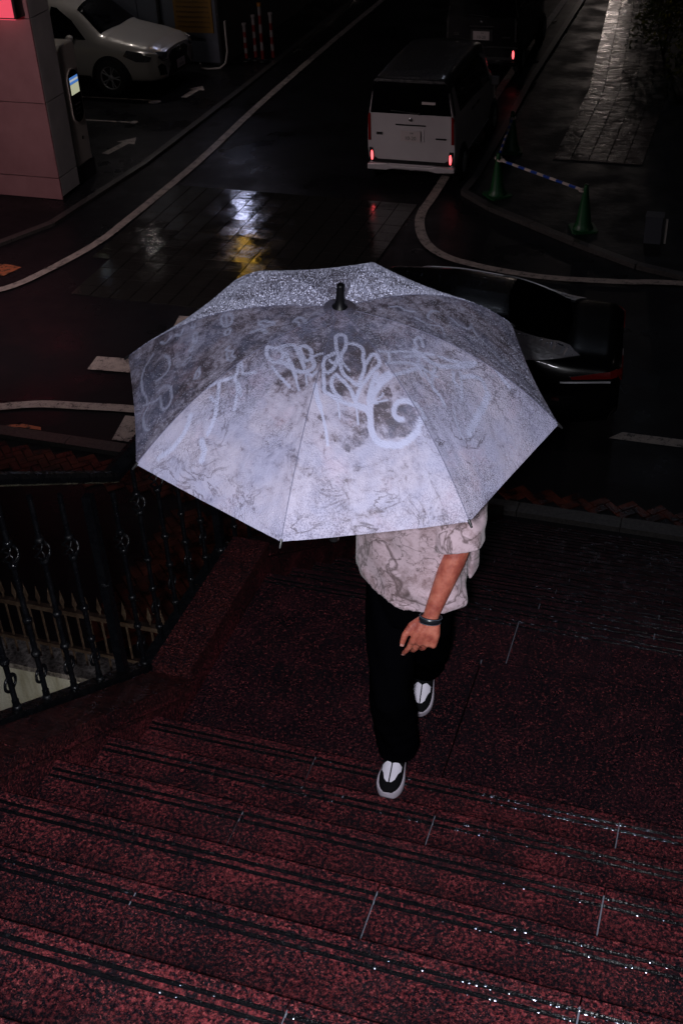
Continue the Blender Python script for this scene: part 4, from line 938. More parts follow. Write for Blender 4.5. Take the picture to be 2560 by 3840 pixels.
# ------------------------------------------------------------------ umbrella
# pale painted lines of the print: (half width, points) in canopy units, origin at the top
STROKES=[(.007,[.073,-.251,.046,-.193,.041,-.169,.056,-.154,.074,-.152,.091,-.182,.099,-.224,.091,-.255,.102,-.288,.11,-.317,.137,-.348,.163,-.354,.191,-.366,.206,-.364]),
(.006,[.073,-.251,.083,-.266,.086,-.297,.077,-.314,.059,-.305]),
(.007,[.074,-.25,.051,-.283,.035,-.304,.045,-.351,.066,-.367,.082,-.352,.091,-.314,.088,-.282]),
(.007,[.054,-.366,.063,-.394,.074,-.415,.083,-.449,.108,-.45,.139,-.459,.177,-.459,.215,-.451,.233,-.448]),
(.005,[.11,-.29,.131,-.306,.148,-.316]),
(.007,[.105,-.188,.129,-.181,.162,-.19,.178,-.214,.181,-.24,.2,-.269,.205,-.292,.205,-.325,.206,-.364]),
(.007,[.2,-.269,.208,-.231,.21,-.211,.226,-.202,.244,-.219,.259,-.25,.242,-.273,.229,-.326,.214,-.367,.215,-.399,.214,-.433]),
(.007,[.106,-.358,.096,-.377,.1,-.407,.123,-.435,.152,-.446]),
(.007,[.106,-.358,.128,-.367,.16,-.382,.188,-.4,.2,-.42,.222,-.441]),
(.009,[.043,-.438,.053,-.459,.073,-.495,.093,-.517]),
(.005,[.093,-.517,.123,-.56,.148,-.6,.166,-.636]),
(.003,[.147,-.462,.166,-.498,.178,-.524]),
(.011,[.313,-.281,.287,-.328,.276,-.366,.27,-.409,.28,-.443,.295,-.481,.306,-.508,.325,-.531,.353,-.543,.392,-.535,.432,-.52,.464,-.49,.486,-.446]),
(.009,[.486,-.446,.488,-.411,.486,-.399]),
(.009,[.258,-.29,.255,-.338,.259,-.375,.264,-.412]),
(.012,[.233,-.448,.267,-.443,.286,-.46]),
(.009,[.437,-.359,.407,-.356,.379,-.371,.37,-.395,.373,-.42,.392,-.436,.414,-.431]),
(.003,[.28,-.417,.294,-.39,.308,-.376,.309,-.362]),
(.004,[.286,-.414,.31,-.394,.334,-.381]),
(.006,[.304,-.266,.283,-.29,.269,-.324]),
(.003,[.224,-.453,.24,-.485,.255,-.516]),
(.007,[.447,-.349,.473,-.361,.497,-.384]),
(.006,[.229,-.186,.259,-.168,.29,-.145,.324,-.112,.358,-.099,.365,-.056,.346,-.039,.347,-.016,.359,.002,.381,-.025,.388,-.041]),
(.006,[.282,-.232,.309,-.203,.349,-.169,.384,-.154,.428,-.151,.483,-.149]),
(.008,[.33,-.271,.353,-.236,.387,-.184,.412,-.143]),
(.005,[.272,-.164,.288,-.211]),
(.006,[.333,-.144,.366,-.115,.396,-.075,.439,-.053]),
(.009,[.358,-.081,.399,-.087,.438,-.099,.49,-.086,.533,-.046,.581,-.008,.604,.03]),
(.007,[.46,-.046,.513,-.03,.555,-.011,.59,.022]),
(.007,[.462,-.118,.465,-.168,.475,-.214,.524,-.236,.547,-.26]),
(.005,[.43,-.163,.447,-.187,.482,-.213]),
(.005,[.56,-.056,.584,-.115,.602,-.176]),
(.006,[.535,-.079,.548,-.116,.568,-.128]),
(.012,[.692,-.06,.69,-.126,.676,-.213,.669,-.296]),
(.008,[.695,.068,.727,.054,.761,.047]),
(.004,[.587,-.245,.609,-.294,.636,-.324,.656,-.339]),
(.008,[.573,-.073,.608,-.036,.651,-.017,.677,-.049]),
(.006,[.386,-.09,.393,-.145,.428,-.189]),
(.007,[-.222,-.291,-.213,-.324,-.195,-.342,-.169,-.356,-.146,-.35,-.137,-.323,-.152,-.294,-.174,-.287,-.205,-.29,-.22,-.292]),
(.007,[-.171,-.282,-.146,-.265,-.115,-.256,-.097,-.274,-.078,-.298,-.055,-.329,-.031,-.361]),
(.007,[-.133,-.3,-.116,-.329,-.092,-.349,-.068,-.386,-.052,-.409]),
(.004,[-.052,-.409,-.035,-.439,-.016,-.469]),
(.007,[-.086,-.265,-.082,-.254,-.063,-.254,-.036,-.268,-.023,-.291,-.021,-.321,-.037,-.329,-.062,-.303,-.084,-.272]),
(.005,[-.168,-.374,-.124,-.412,-.089,-.435,-.061,-.455]),
(.008,[-.146,-.35,-.112,-.355,-.077,-.377,-.033,-.385,.002,-.371,.011,-.349,-.011,-.319]),
(.005,[-.014,-.305,-.0,-.291,.019,-.285]),
(.006,[-.01,-.392,.015,-.399,.026,-.378]),
(.003,[-.013,-.397,.008,-.44]),
(.006,[-.407,-.496,-.372,-.47,-.328,-.453,-.3,-.431,-.313,-.391]),
(.007,[-.365,-.478,-.356,-.511,-.345,-.563,-.336,-.609,-.347,-.66]),
(.006,[-.307,-.447,-.281,-.479,-.271,-.525,-.263,-.564]),
(.006,[-.282,-.467,-.256,-.511]),
(.005,[-.307,-.374,-.28,-.425,-.227,-.411]),
(.008,[-.445,-.606,-.445,-.648,-.465,-.697,-.5,-.729,-.535,-.748]),
(.006,[-.382,-.534,-.36,-.546]),
(.01,[-.366,-.684,-.34,-.716,-.342,-.746]),
(.005,[-.516,-.057,-.52,-.087,-.488,-.134,-.466,-.138,-.488,-.097,-.505,-.065,-.487,-.063,-.46,-.088,-.454,-.125,-.466,-.138]),
(.005,[-.446,-.152,-.467,-.162,-.459,-.189,-.44,-.188,-.44,-.163,-.453,-.151]),
(.005,[-.627,-.133,-.629,-.155,-.596,-.203,-.593,-.184,-.617,-.139]),
(.004,[-.605,-.211,-.618,-.225,-.602,-.242,-.595,-.23,-.605,-.211]),
(.004,[-.587,-.27,-.608,-.28,-.62,-.307,-.593,-.309,-.581,-.282]),
(.005,[-.51,-.353,-.516,-.378,-.507,-.421,-.486,-.409,-.506,-.36]),
(.005,[-.406,-.264,-.417,-.28,-.396,-.294,-.37,-.295,-.374,-.323,-.344,-.343,-.352,-.365,-.383,-.344,-.404,-.304]),
(.005,[-.696,-.4,-.67,-.385,-.626,-.407,-.589,-.476,-.583,-.524,-.61,-.535,-.643,-.485,-.67,-.436]),
(.005,[-.744,-.21,-.71,-.237,-.684,-.298,-.701,-.328,-.738,-.333]),
(.004,[-.825,-.17,-.847,-.215,-.845,-.269,-.805,-.344,-.752,-.405,-.73,-.447]),
(.005,[-.721,-.463,-.729,-.497,-.698,-.556,-.67,-.595,-.643,-.609]),
(.004,[-.756,-.435,-.694,-.452,-.667,-.441]),
(.004,[-.664,-.077,-.655,-.105,-.639,-.11,-.647,-.083]),
(.005,[-.731,-.112,-.703,-.126,-.701,-.094]),
(.005,[-.806,-.119,-.776,-.139,-.757,-.111]),
(.007,[-.32,-.129,-.299,-.118,-.272,-.132,-.254,-.128,-.245,-.145,-.268,-.152,-.294,-.153,-.313,-.141]),
(.007,[-.164,-.125,-.158,-.098,-.141,-.094,-.119,-.11,-.108,-.131]),
(.007,[-.334,-.189,-.307,-.177,-.277,-.159,-.247,-.142]),
(.009,[-.292,-.168,-.263,-.198]),
(.006,[-.16,-.12,-.14,-.133,-.129,-.153]),
(.005,[.371,.28,.341,.25,.343,.172,.381,.175,.426,.152,.451,.081]),
(.005,[.187,.131,.221,.166,.256,.15,.287,.178]),
(.006,[.512,.349,.545,.299,.59,.277,.638,.273,.685,.223,.754,.229]),
(.004,[.695,.302,.748,.227,.82,.377]),
(.005,[.427,.286,.481,.272,.517,.302,.509,.367]),
(.005,[.306,.131,.357,.121,.404,.156])]
um = thing('umbrella', 'open lavender umbrella printed with pale drips and wet with rain', 'umbrella')
UR = .54; UA = Vector((-.83672, 2.37674, 5.96673)); UH = .44524; UROT = 3.23930
UAX = Vector((.104597, -.115698, .987762)); UU = Vector((.99444, 0, -.105304)); UV = Vector((.012183, .993284, .114551))
um.location = UA
Bm = Matrix((UU, UV, UAX)).transposed(); um.rotation_euler = Bm.to_euler()
prof = lambda r: UH*UR*(.2*r+.8*r**2.5)
SEG = []
for w_, l_ in STROKES:
    q = [(l_[i], l_[i+1]) for i in range(0, len(l_), 2)]
    q = [(q[0])]+[p for p in q[1:]]
    # smooth the traced line once
    if len(q) > 3: q = chaikin(q, 1)
    for a, b in zip(q[:-1], q[1:]): SEG.append((*a, *b, w_))
SEG = np.array(SEG)
LIGHT = {0: -.035, 1: .05, 2: .04, 3: .12, 4: .0, 5: .34, 6: .08, 7: .34}  # tone per panel; far panels carry rain sparkle as lighter colour
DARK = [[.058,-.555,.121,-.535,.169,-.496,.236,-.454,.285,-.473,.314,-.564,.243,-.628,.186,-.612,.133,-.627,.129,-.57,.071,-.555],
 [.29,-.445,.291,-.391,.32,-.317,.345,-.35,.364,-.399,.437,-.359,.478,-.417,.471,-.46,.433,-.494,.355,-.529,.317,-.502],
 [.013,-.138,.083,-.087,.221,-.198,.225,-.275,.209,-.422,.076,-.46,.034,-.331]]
def inside(P, poly):
    q = np.array(poly).reshape(-1, 2); r = np.zeros(len(P), bool)
    for (x0, y0), (x1, y1) in zip(q, np.roll(q, -1, 0)):
        c = ((y0 > P[:,1]) != (y1 > P[:,1])); xi = (x1-x0)*(P[:,1]-y0)/((y1-y0) if y1 != y0 else 1e-9)+x0
        r ^= c & (P[:,0] < xi)
    return r
NR, NS_ = 150, 110
rng = np.random.RandomState(5)
for gidx in range(8):
    rr = np.linspace(.012, 1, NR); ss = np.linspace(0, 1, NS_)
    Rg, Sg = np.meshgrid(rr, ss, indexing='ij')
    a0 = UROT+2*np.pi*gidx/8; a1 = a0+2*np.pi/8
    px = Rg*((1-Sg)*np.cos(a0)+Sg*np.cos(a1)); py = Rg*((1-Sg)*np.sin(a0)+Sg*np.sin(a1))
    # the hem is cut in a shallow curve; the cloth dips slightly between ribs and gathers at the tips
    cut = 1-.010*np.sin(np.pi*Sg)*Rg**3
    px *= cut; py *= cut
    d = prof(Rg)+.012*np.sin(np.pi*Sg)*Rg*(1-.3*Rg)*UR/.54
    edge = np.minimum(Sg, 1-Sg); ph = rng.uniform(0, 6, 4)
    fade = 1-.75*Rg**10
    d += fade*.0016*Rg**2*np.sin(edge*70+ph[0])*np.exp(-edge*5)*(.4+.6*Rg)
    d += fade*.0016*Rg**1.5*np.sin(Sg*17+ph[1]+Rg*3)*np.sin(Rg*7+ph[2]+Sg*4)
    d += fade*.0007*Rg*np.sin(Sg*41+Rg*23+ph[3])
    mask = np.minimum(1, edge*12); d = prof(Rg)*(1-mask)+d*mask
    V = np.stack([px.ravel()*UR, py.ravel()*UR, -d.ravel()], 1)
    P2 = np.stack([px.ravel(), py.ravel()], 1)
    # distance to the printed lines
    stv = np.zeros(len(P2))
    for x0, y0, x1, y1, w_ in SEG:
        dx, dy = x1-x0, y1-y0; L2 = dx*dx+dy*dy+1e-12
        m_ = (P2[:,0] > min(x0,x1)-.04) & (P2[:,0] < max(x0,x1)+.04) & (P2[:,1] > min(y0,y1)-.04) & (P2[:,1] < max(y0,y1)+.04)
        if not m_.any(): continue
        Q = P2[m_]; tt = np.clip(((Q[:,0]-x0)*dx+(Q[:,1]-y0)*dy)/L2, 0, 1)
        ds = np.hypot(Q[:,0]-x0-tt*dx, Q[:,1]-y0-tt*dy); val = np.clip((w_*1.15-ds)/.0022+.5, 0, 1)
        stv[m_] = np.maximum(stv[m_], val)
    rad = Rg.ravel()
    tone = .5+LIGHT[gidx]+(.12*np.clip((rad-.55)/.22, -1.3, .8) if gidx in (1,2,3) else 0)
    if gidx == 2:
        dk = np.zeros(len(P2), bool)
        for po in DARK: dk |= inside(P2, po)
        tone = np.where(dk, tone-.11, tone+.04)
    if gidx in (0, 4): stv *= .95
    fs = []
    for i in range(NR-1):
        for j in range(NS_-1):
            k = i*NS_+j; fs.append((k, k+NS_, k+NS_+1, k+1))
    me = bpy.data.meshes.new('canopy_panel'); me.from_pydata(V.tolist(), [], fs)
    me.materials.append(M['cloth']); me.polygons.foreach_set('use_smooth', [True]*len(fs))
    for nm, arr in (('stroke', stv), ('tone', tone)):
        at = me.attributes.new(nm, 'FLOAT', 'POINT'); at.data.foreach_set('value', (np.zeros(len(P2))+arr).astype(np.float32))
    o = bpy.data.objects.new('canopy_panel', me); COL.objects.link(o); o.parent = um
    # rib under the seam, seam, tip
    pts = [(rr_*math.cos(a0)*UR, rr_*math.sin(a0)*UR, -float(prof(rr_))) for rr_ in np.linspace(.03, 1, 16)]
    mb = MB(); mb.tube([(x, y, z-.006) for x, y, z in pts], .0022, 5); mb.build('rib', M['trim'], um)
    mb = MB(); mb.tube([(x, y, z+.0004) for x, y, z in pts], .0010, 5); mb.build('seam', M['seam'], um)
    mb = MB(); e = Vector(pts[-1]); dd = (e-Vector(pts[-2])).normalized(); mb.tube([e-dd*.006, e+dd*.006, e+dd*.014], [.0035, .0035, .0025], 8); mb.build('rib_tip', M['trim'], um)
    k_ = .55; mb = MB(); mb.tube([(0,0,-.33), (k_*math.cos(a0)*UR, k_*math.sin(a0)*UR, -float(prof(k_))-.008)], .0018, 5); mb.build('stretcher', M['trim'], um)
mb = MB(); mb.lathe([(.0,.062),(.007,.062),(.0085,.058),(.0095,.03),(.0125,.010),(.018,.004),(.020,-.002),(.012,-.006)], (0,0,0), 20); mb.build('ferrule', M['ferrule'], um)
mb = MB(); mb.lathe([(0,.0035),(.030,.002),(.038,-.0012)], (0,0,0), 24); mb.build('top_cap', M['cloth'], um)
mb = MB(); mb.tube([(0,0,-.004),(0,0,-.66)], .005, 8); mb.build('shaft', M['chrome'], um)
mb = MB(); mb.lathe([(0,-.315),(.012,-.315),(.012,-.35),(0,-.35)], (0,0,0), 12); mb.build('runner', M['trim'], um)
mb = MB(); mb.tube([(0,0,-.60),(0,0,-.76)], [.012,.014], 10); mb.build('handle', M['trim'], um)

# rain beads standing on the cloth
mb = MB(); rnd = random.Random(21)
for gidx, nb in ((0,1500),(1,2200),(2,900),(3,5200),(4,3200),(5,12000),(6,5000),(7,12000)):
    a0 = UROT+2*math.pi*gidx/8; a1 = a0+2*math.pi/8
    for k in range(nb):
        rg = math.sqrt(rnd.uniform(.004, .98)); s_ = rnd.random()
        cut = 1-.010*math.sin(math.pi*s_)*rg**3
        x = rg*((1-s_)*math.cos(a0)+s_*math.cos(a1))*cut; y = rg*((1-s_)*math.sin(a0)+s_*math.sin(a1))*cut
        if gidx in (5,7) and rnd.random() > .55+.35*math.sin(x*17+3+y*6)*math.sin(y*21+x*9): continue
        z = -float(prof(rg))-.012*math.sin(math.pi*s_)*rg*(1-.3*rg)*min(1, min(s_,1-s_)*12)+.0004
        r = rnd.uniform(.0007, .0014) if gidx not in (5,7) else rnd.uniform(.0011,.0024)
        X, Y = x*UR, y*UR; far = gidx in (5,6,7); ro = rnd.uniform(0, 1.57); cr_, sr_ = r*math.cos(ro), r*math.sin(ro)
        mb.add([(X-cr_,Y-sr_,z),(X+sr_,Y-cr_,z),(X+cr_,Y+sr_,z),(X-sr_,Y+cr_,z),(X,Y,z+r*(rnd.uniform(.9,2.0) if far else 1))], [(0,1,4),(1,2,4),(2,3,4),(3,0,4)], not far)
o = mb.build('rain_beads', M['dropsilver'], um); o['kind'] = 'stuff'

# ------------------------------------------------------------------ person
ps = thing('person', 'person climbing the stairs in a printed grey t-shirt, black trousers and black and white shoes', 'person')
def blob(name, m, chains, balls=(), voxel=.004, smooth=6, extra=None):
    mb = MB()
    for pts, rad in chains:
        q = [Vector(p) for p in pts]; r = list(rad)
        # resample for round joints
        Q = []; RR = []
        for i in range(len(q)-1):
            for k in range(5): t = k/5; Q.append(q[i].lerp(q[i+1], t)); RR.append(r[i]+(r[i+1]-r[i])*t)
        Q.append(q[-1]); RR.append(r[-1])
        mb.tube(Q, RR, 14); mb.ball(q[0], r[0], 8); mb.ball(q[-1], r[-1], 8)
        for p_, r_ in zip(q[1:-1], r[1:-1]): mb.ball(p_, r_, 8)
    for c, r in balls: mb.ball(c, r, 14)
    if extra: extra(mb)
    o = mb.build(name, m, ps)
    a = o.modifiers.new('r', 'REMESH'); a.mode = 'VOXEL'; a.voxel_size = voxel; a.use_smooth_shade = True
    if smooth: b = o.modifiers.new('s', 'SMOOTH'); b.iterations = smooth; b.factor = .5
    return o
HX, HY, HZ = -.80, 2.74, 5.585
ELB, WR = Vector((-.612, 2.76, 5.10)), Vector((-.690, 2.645, 4.830))
# left hand frame: fingers point down and toward the body, back of the hand to the viewer
Fd = Vector((-.20, -.26, -.94)).normalized(); Sd = Vector((-.90, -.30, .10)); Sd = (Sd-Sd.dot(Fd)*Fd).normalized(); Nd = Fd.cross(Sd).normalized()
if Nd.y > 0: Nd = -Nd
hp_ = lambda f, s_, n_: WR+Fd*f+Sd*s_+Nd*n_
chains = [
 ([(-.80,2.84,4.80),(-.80,2.84,5.0),(-.80,2.82,5.25),(-.80,2.80,5.40)], [.095,.105,.125,.10]),
 ([(-.80,2.79,5.36),(HX,HY+.03,5.52)], [.055,.052]),
 ([(-.94,2.80,5.37),(-.66,2.79,5.37)], [.055,.055]),
 ([(-.66,2.79,5.37),ELB,ELB.lerp(WR,.35),WR-Fd*.02,WR], [.048,.034,.037,.0245,.024]),
 ([(-.94,2.80,5.37),(-1.06,2.68,5.17),(-.98,2.55,5.24),(-.935,2.49,5.285)], [.052,.040,.036,.025]),
 ([(-.868,2.86,4.76),(-.858,2.78,4.55),(-.845,2.735,4.38),(-.842,2.76,4.22),(-.848,2.85,4.09)], [.060,.055,.046,.042,.034]),
 ([(-.745,2.88,4.76),(-.762,2.93,4.55),(-.805,3.06,4.30),(-.855,3.22,4.10),(-.89,3.37,3.97)], [.060,.055,.045,.042,.034]),
]
# palm
for s_ in (-.030, -.012, .008, .028): chains.append(([hp_(.012, s_*.62, .002), hp_(.050, s_*.95, .006), hp_(.088, s_*1.08, .004-.0*abs(s_))], [.0155, .0150, .0115]))
# fingers: little .. index (index on the thumb side), curled away from the viewer
FN = [(-.031, .078, [.027,.018,.015], .0078, 1.0), (-.011, .085, [.034,.023,.018], .0086, .92), (.010, .088, [.037,.025,.019], .0088, .80), (.030, .085, [.036,.025,.021], .0088, .52)]
nails = []
for s_, f0, ls, r0, cv in FN:
    p = hp_(f0, s_*1.1, .001); pts = [p]; rs = [r0*1.14]; ang = .25*cv
    for k, L in enumerate(ls):
        ang += cv*(.30, .42, .30)[k]
        dirv = Fd*math.cos(ang)-Nd*math.sin(ang)+Sd*((.13 if s_ > .02 else .05) if k else .03)
        p = p+dirv.normalized()*L; pts.append(p); rs.append(r0*(1.0, .95, .78)[k])
    chains.append((pts, rs)); nails.append((pts[-1], (pts[-1]-pts[-2]).normalized(), (Nd*math.cos(ang)+Fd*math.sin(ang)).normalized(), r0))
tp0 = [hp_(.016, .020, -.006), hp_(.042, .046, -.004), hp_(.074, .060, .002), (hp_(.103, .061, .004))]
chains.append((tp0, [.0155, .0135, .0108, .0085])); nails.append((tp0[-1], (tp0[-1]-tp0[-2]).normalized(), Nd, .0095))
# right fist on the umbrella handle
GC = UA-UAX*.66
for k in range(4):
    zc = GC+UAX*(.030-.020*k); ring = []
    for i in range(7):
        a_ = -.6+i*.75; ring.append(zc+UU*(.024*math.cos(a_))+UV*(.024*math.sin(a_)))
    chains.append((ring, [.0095]*6+[.008]))
chains.append(([GC+UU*(-.03)+UV*.02+UAX*.0, GC+UU*(-.01)+UV*.032-UAX*.0, (-.935,2.49,5.285)], [.022,.024,.024]))
chains.append(([GC+UU*(-.03)+UV*.01+UAX*.02, GC+UU*(-.012)-UV*.022+UAX*.045, GC+UU*.014-UV*.02+UAX*.05], [.013,.011,.009]))
balls = [((HX,HY,HZ+.035), (.078,.095,.100)), ((HX,HY-.030,HZ-.035), (.062,.065,.080)), ((HX,HY-.050,HZ-.085), (.034,.034,.028)),
 ((HX,HY-.098,HZ-.012), (.011,.015,.024)), ((HX,HY-.110,HZ-.030), (.015,.012,.011)), ((HX-.078,HY+.01,HZ), (.010,.018,.030)), ((HX+.078,HY+.01,HZ), (.010,.018,.030)),
 ((HX-.03,HY-.082,HZ+.022), (.022,.012,.008)), ((HX+.03,HY-.082,HZ+.022), (.022,.012,.008))]
body = blob('body', M['skin'], chains, balls, .0036, 4)
for c_, d_, n_, r_ in nails:
    mb = MB(); b_ = d_.cross(n_).normalized(); o0 = c_+n_*(r_*.80)+d_*.001; vs = []
    for i in range(4):
        for j in range(4):
            u_, v_ = (i/3-.5), (j/3-.5); vs.append(o0+d_*u_*r_*1.3+b_*v_*r_*1.25-n_*(v_*v_*r_*.9+max(0,u_)**2*r_*.5))
    mb.add(vs, [(i*4+j,(i+1)*4+j,(i+1)*4+j+1,i*4+j+1) for i in range(3) for j in range(3)], True); mb.build('finger_nail', M['nail'], ps)
for s_ in (-1, 1):
    mb = MB(); mb.ball((HX+s_*.030, HY-.076, HZ+.004), .0125, 10); e = mb.build('eye', M['eye'], ps)
    mb = MB(); mb.ball((HX+s_*.030, HY-.0865, HZ+.004), (.0055,.003,.0055), 8); mb.build('iris', M['iris'], e)
    mb = MB(); mb.tube([(HX+s_*.014,HY-.094,HZ+.030),(HX+s_*.032,HY-.092,HZ+.034),(HX+s_*.048,HY-.080,HZ+.028)], [.003,.0035,.002], 6); mb.build('eyebrow', M['hair'], ps)
mb = MB(); mb.tube([(HX-.022,HY-.092,HZ-.058),(HX,HY-.099,HZ-.056),(HX+.022,HY-.092,HZ-.058)], [.003,.0055,.003], 8); mb.build('lips', M['lip'], ps)
def hairx(mb):
    rnd = random.Random(2)
    for k in range(70):
        a = rnd.uniform(0, 6.28); h = rnd.uniform(-.1, 1); r_ = math.sqrt(max(0, 1-h*h))
        x, y, z = .082*r_*math.cos(a), .098*r_*math.sin(a)+.006, .104*h
        if y < -.05 and z < .045: continue
        mb.ball((HX+x, HY+y, HZ+.042+z), (.019,.019,.016), 6)
blob('hair', M['hair'], [], [((HX,HY+.012,HZ+.055), (.082,.096,.092))], .005, 2, hairx)
# t-shirt: rings along the torso, two wide sleeves, folds
def loft(mb, rings, n=72, fold=None, cap=True, hemfix=None):
    vs = []; fs = []
    for i, (c, a, b, yaw) in enumerate(rings):
        for k in range(n):
            t = 2*math.pi*k/n; f = 1+(fold(i/(len(rings)-1), t) if fold else 0)
            x, y = a*math.cos(t)*f, b*math.sin(t)*f; vs.append((c[0]+x*math.cos(yaw)-y*math.sin(yaw), c[1]+x*math.sin(yaw)+y*math.cos(yaw), c[2]+(hemfix(i/(len(rings)-1), t) if hemfix else 0)))
    for i in range(len(rings)-1):
        for k in range(n): fs.append((i*n+k, i*n+(k+1)%n, (i+1)*n+(k+1)%n, (i+1)*n+k))
    mb.add(vs, fs, True)
    if cap: mb.add(vs[:n], [tuple(range(n))[::-1]]); mb.add(vs[-n:], [tuple(range(n))])
def interp(keys, n):
    out = []
    for i in range(n):
        t = i/(n-1)*(len(keys)-1); k = min(int(t), len(keys)-2); f = t-k; f = f*f*(3-2*f)*.5+f*.5
        a, b = keys[k], keys[k+1]; out.append((tuple(u+(v-u)*f for u, v in zip(a[0], b[0])), a[1]+(b[1]-a[1])*f, a[2]+(b[2]-a[2])*f, a[3]+(b[3]-a[3])*f))
    return out
YW = R(-28)
sh = MB()
tf = lambda u, t: (1-u)**.6*(.035*math.sin(3*t+u*5+.6)+.030*math.sin(5*t-u*7+2)+.018*math.sin(9*t+u*11)+.012*math.sin(14*t-u*16))+.012*math.sin(u*22+3*t)
loft(sh, interp([((-.80,2.83,4.815),.198,.138,YW), ((-.80,2.83,4.88),.192,.138,YW), ((-.80,2.83,5.02),.180,.135,YW), ((-.80,2.82,5.22),.190,.135,YW), ((-.80,2.80,5.36),.185,.105,YW*.6), ((-.80,2.79,5.43),.095,.08,0)], 60), 110, tf, True, lambda u, t: (-.018*math.cos(t-.6)+.012*math.sin(3*t+1))*(1-u)**3)
def sleeve(pts, rads, n=30):
    Q = [Vector(p) for p in pts]; vs = []; fs = []; m_ = 48; rows = []
    for i in range(n):
        t = i/(n-1)*(len(Q)-1); k = min(int(t), len(Q)-2); f = t-k; c = Q[k].lerp(Q[k+1], f); r_ = rads[k]+(rads[k+1]-rads[k])*f
        d_ = (Q[-1]-Q[0]).normalized(); a = d_.cross(Vector((0,1,0))).normalized(); b = a.cross(d_).normalized(); u = i/(n-1)
        for j in range(m_):
            w_ = 2*math.pi*j/m_; q = r_*(1+.05*math.sin(3*w_+u*4)+.035*math.sin(5*w_-u*9+1)+.02*math.sin(u*26+2*w_))
            vs.append(c+a*math.cos(w_)*q+b*math.sin(w_)*q*.92)
    for i in range(n-1):
        for j in range(m_): fs.append((i*m_+j, i*m_+(j+1)%m_, (i+1)*m_+(j+1)%m_, (i+1)*m_+j))
    sh.add(vs, fs, True); sh.add(vs[:m_], [tuple(range(m_))[::-1]]); sh.add(vs[-m_:], [tuple(range(m_))])
sleeve([(-.70,2.80,5.345),(-.635,2.755,5.22),(-.622,2.725,5.055)], [.075,.083,.076])
sleeve([(-.90,2.80,5.35),(-1.02,2.72,5.23),(-1.07,2.67,5.13)], [.075,.085,.085])
o = sh.build('t_shirt', M['shirt'], ps)
a = o.modifiers.new('r', 'REMESH'); a.mode = 'VOXEL'; a.voxel_size = .0048; a.use_smooth_shade = True
b = o.modifiers.new('s', 'SMOOTH'); b.iterations = 3; b.factor = .5
# back flap of the shirt hanging behind the arm
mb = MB(); rows = []
for i in range(10):
    u = i/9
    for j in range(7):
        v = j/6; rows.append((-.635+.045*v-.006*u, 2.86+.02*math.sin(v*5+u*2)+.02*v, 5.16-.30*u-.03*math.sin(v*3.1)*u))
mb.add(rows, [(i*7+j,(i+1)*7+j,(i+1)*7+j+1,i*7+j+1) for i in range(9) for j in range(6)], True)
o = mb.build('shirt_tail', M['shirt'], ps); s_ = o.modifiers.new('t', 'SOLIDIFY'); s_.thickness = .006; o.modifiers.new('ss', 'SUBSURF').render_levels = 2
# trousers
tr = MB()
loft(tr, interp([((-.80,2.84,4.68),.115,.11,YW*.5), ((-.80,2.84,4.80),.150,.115,YW), ((-.80,2.84,4.92),.150,.12,YW)], 10), 48)
def leg(keys, seed):
    f = lambda u, t: .05*math.sin(2*t+u*9+seed)+.035*math.sin(5*t-u*21+seed)+.02*math.sin(u*60+t)*u
    loft(tr, interp(keys, 50), 48, f)
leg([((-.868,2.86,4.80),.085,.09,0), ((-.858,2.78,4.55),.080,.085,0), ((-.845,2.73,4.38),.072,.075,0), ((-.842,2.76,4.22),.070,.074,0), ((-.848,2.80,4.075),.076,.084,0)], 1.0)
leg([((-.745,2.88,4.80),.085,.09,0), ((-.762,2.93,4.55),.076,.082,0), ((-.805,3.06,4.30),.072,.075,0), ((-.855,3.22,4.10),.068,.072,0), ((-.888,3.345,3.945),.070,.078,0)], 2.2)
o = tr.build('trousers', M['trouser'], ps)
a = o.modifiers.new('r', 'REMESH'); a.mode = 'VOXEL'; a.voxel_size = .006; a.use_smooth_shade = True
b = o.modifiers.new('s', 'SMOOTH'); b.iterations = 3; b.factor = .5
# wrist strap
mb = MB(); cW = WR+Fd*.004; vs = []; n_ = 28
for i in range(n_):
    t = 2*math.pi*i/n_; e = Sd*math.cos(t)*.0335+Nd*math.sin(t)*.0285
    for h_, k_ in ((-.011,1),(.011,1),(.011,.90),(-.011,.90)): vs.append(cW+e*k_+Fd*h_+Fd*.005*math.cos(t+.6))
mb.add(vs, [(i*4+j, i*4+(j+1)%4, ((i+1)%n_)*4+(j+1)%4, ((i+1)%n_)*4+j) for i in range(n_) for j in range(4)], True)
o = mb.build('wrist_strap', M['leather'], ps)
for h_ in (-.0088, .0088):
    mb = MB(); mb.tube([cW+Sd*math.cos(t)*.0342+Nd*math.sin(t)*.0292+Fd*(h_+.005*math.cos(t+.6)) for t in [2*math.pi*i/28 for i in range(29)]], .0007, 5, False); mb.build('stitching', M['stitch'], o)
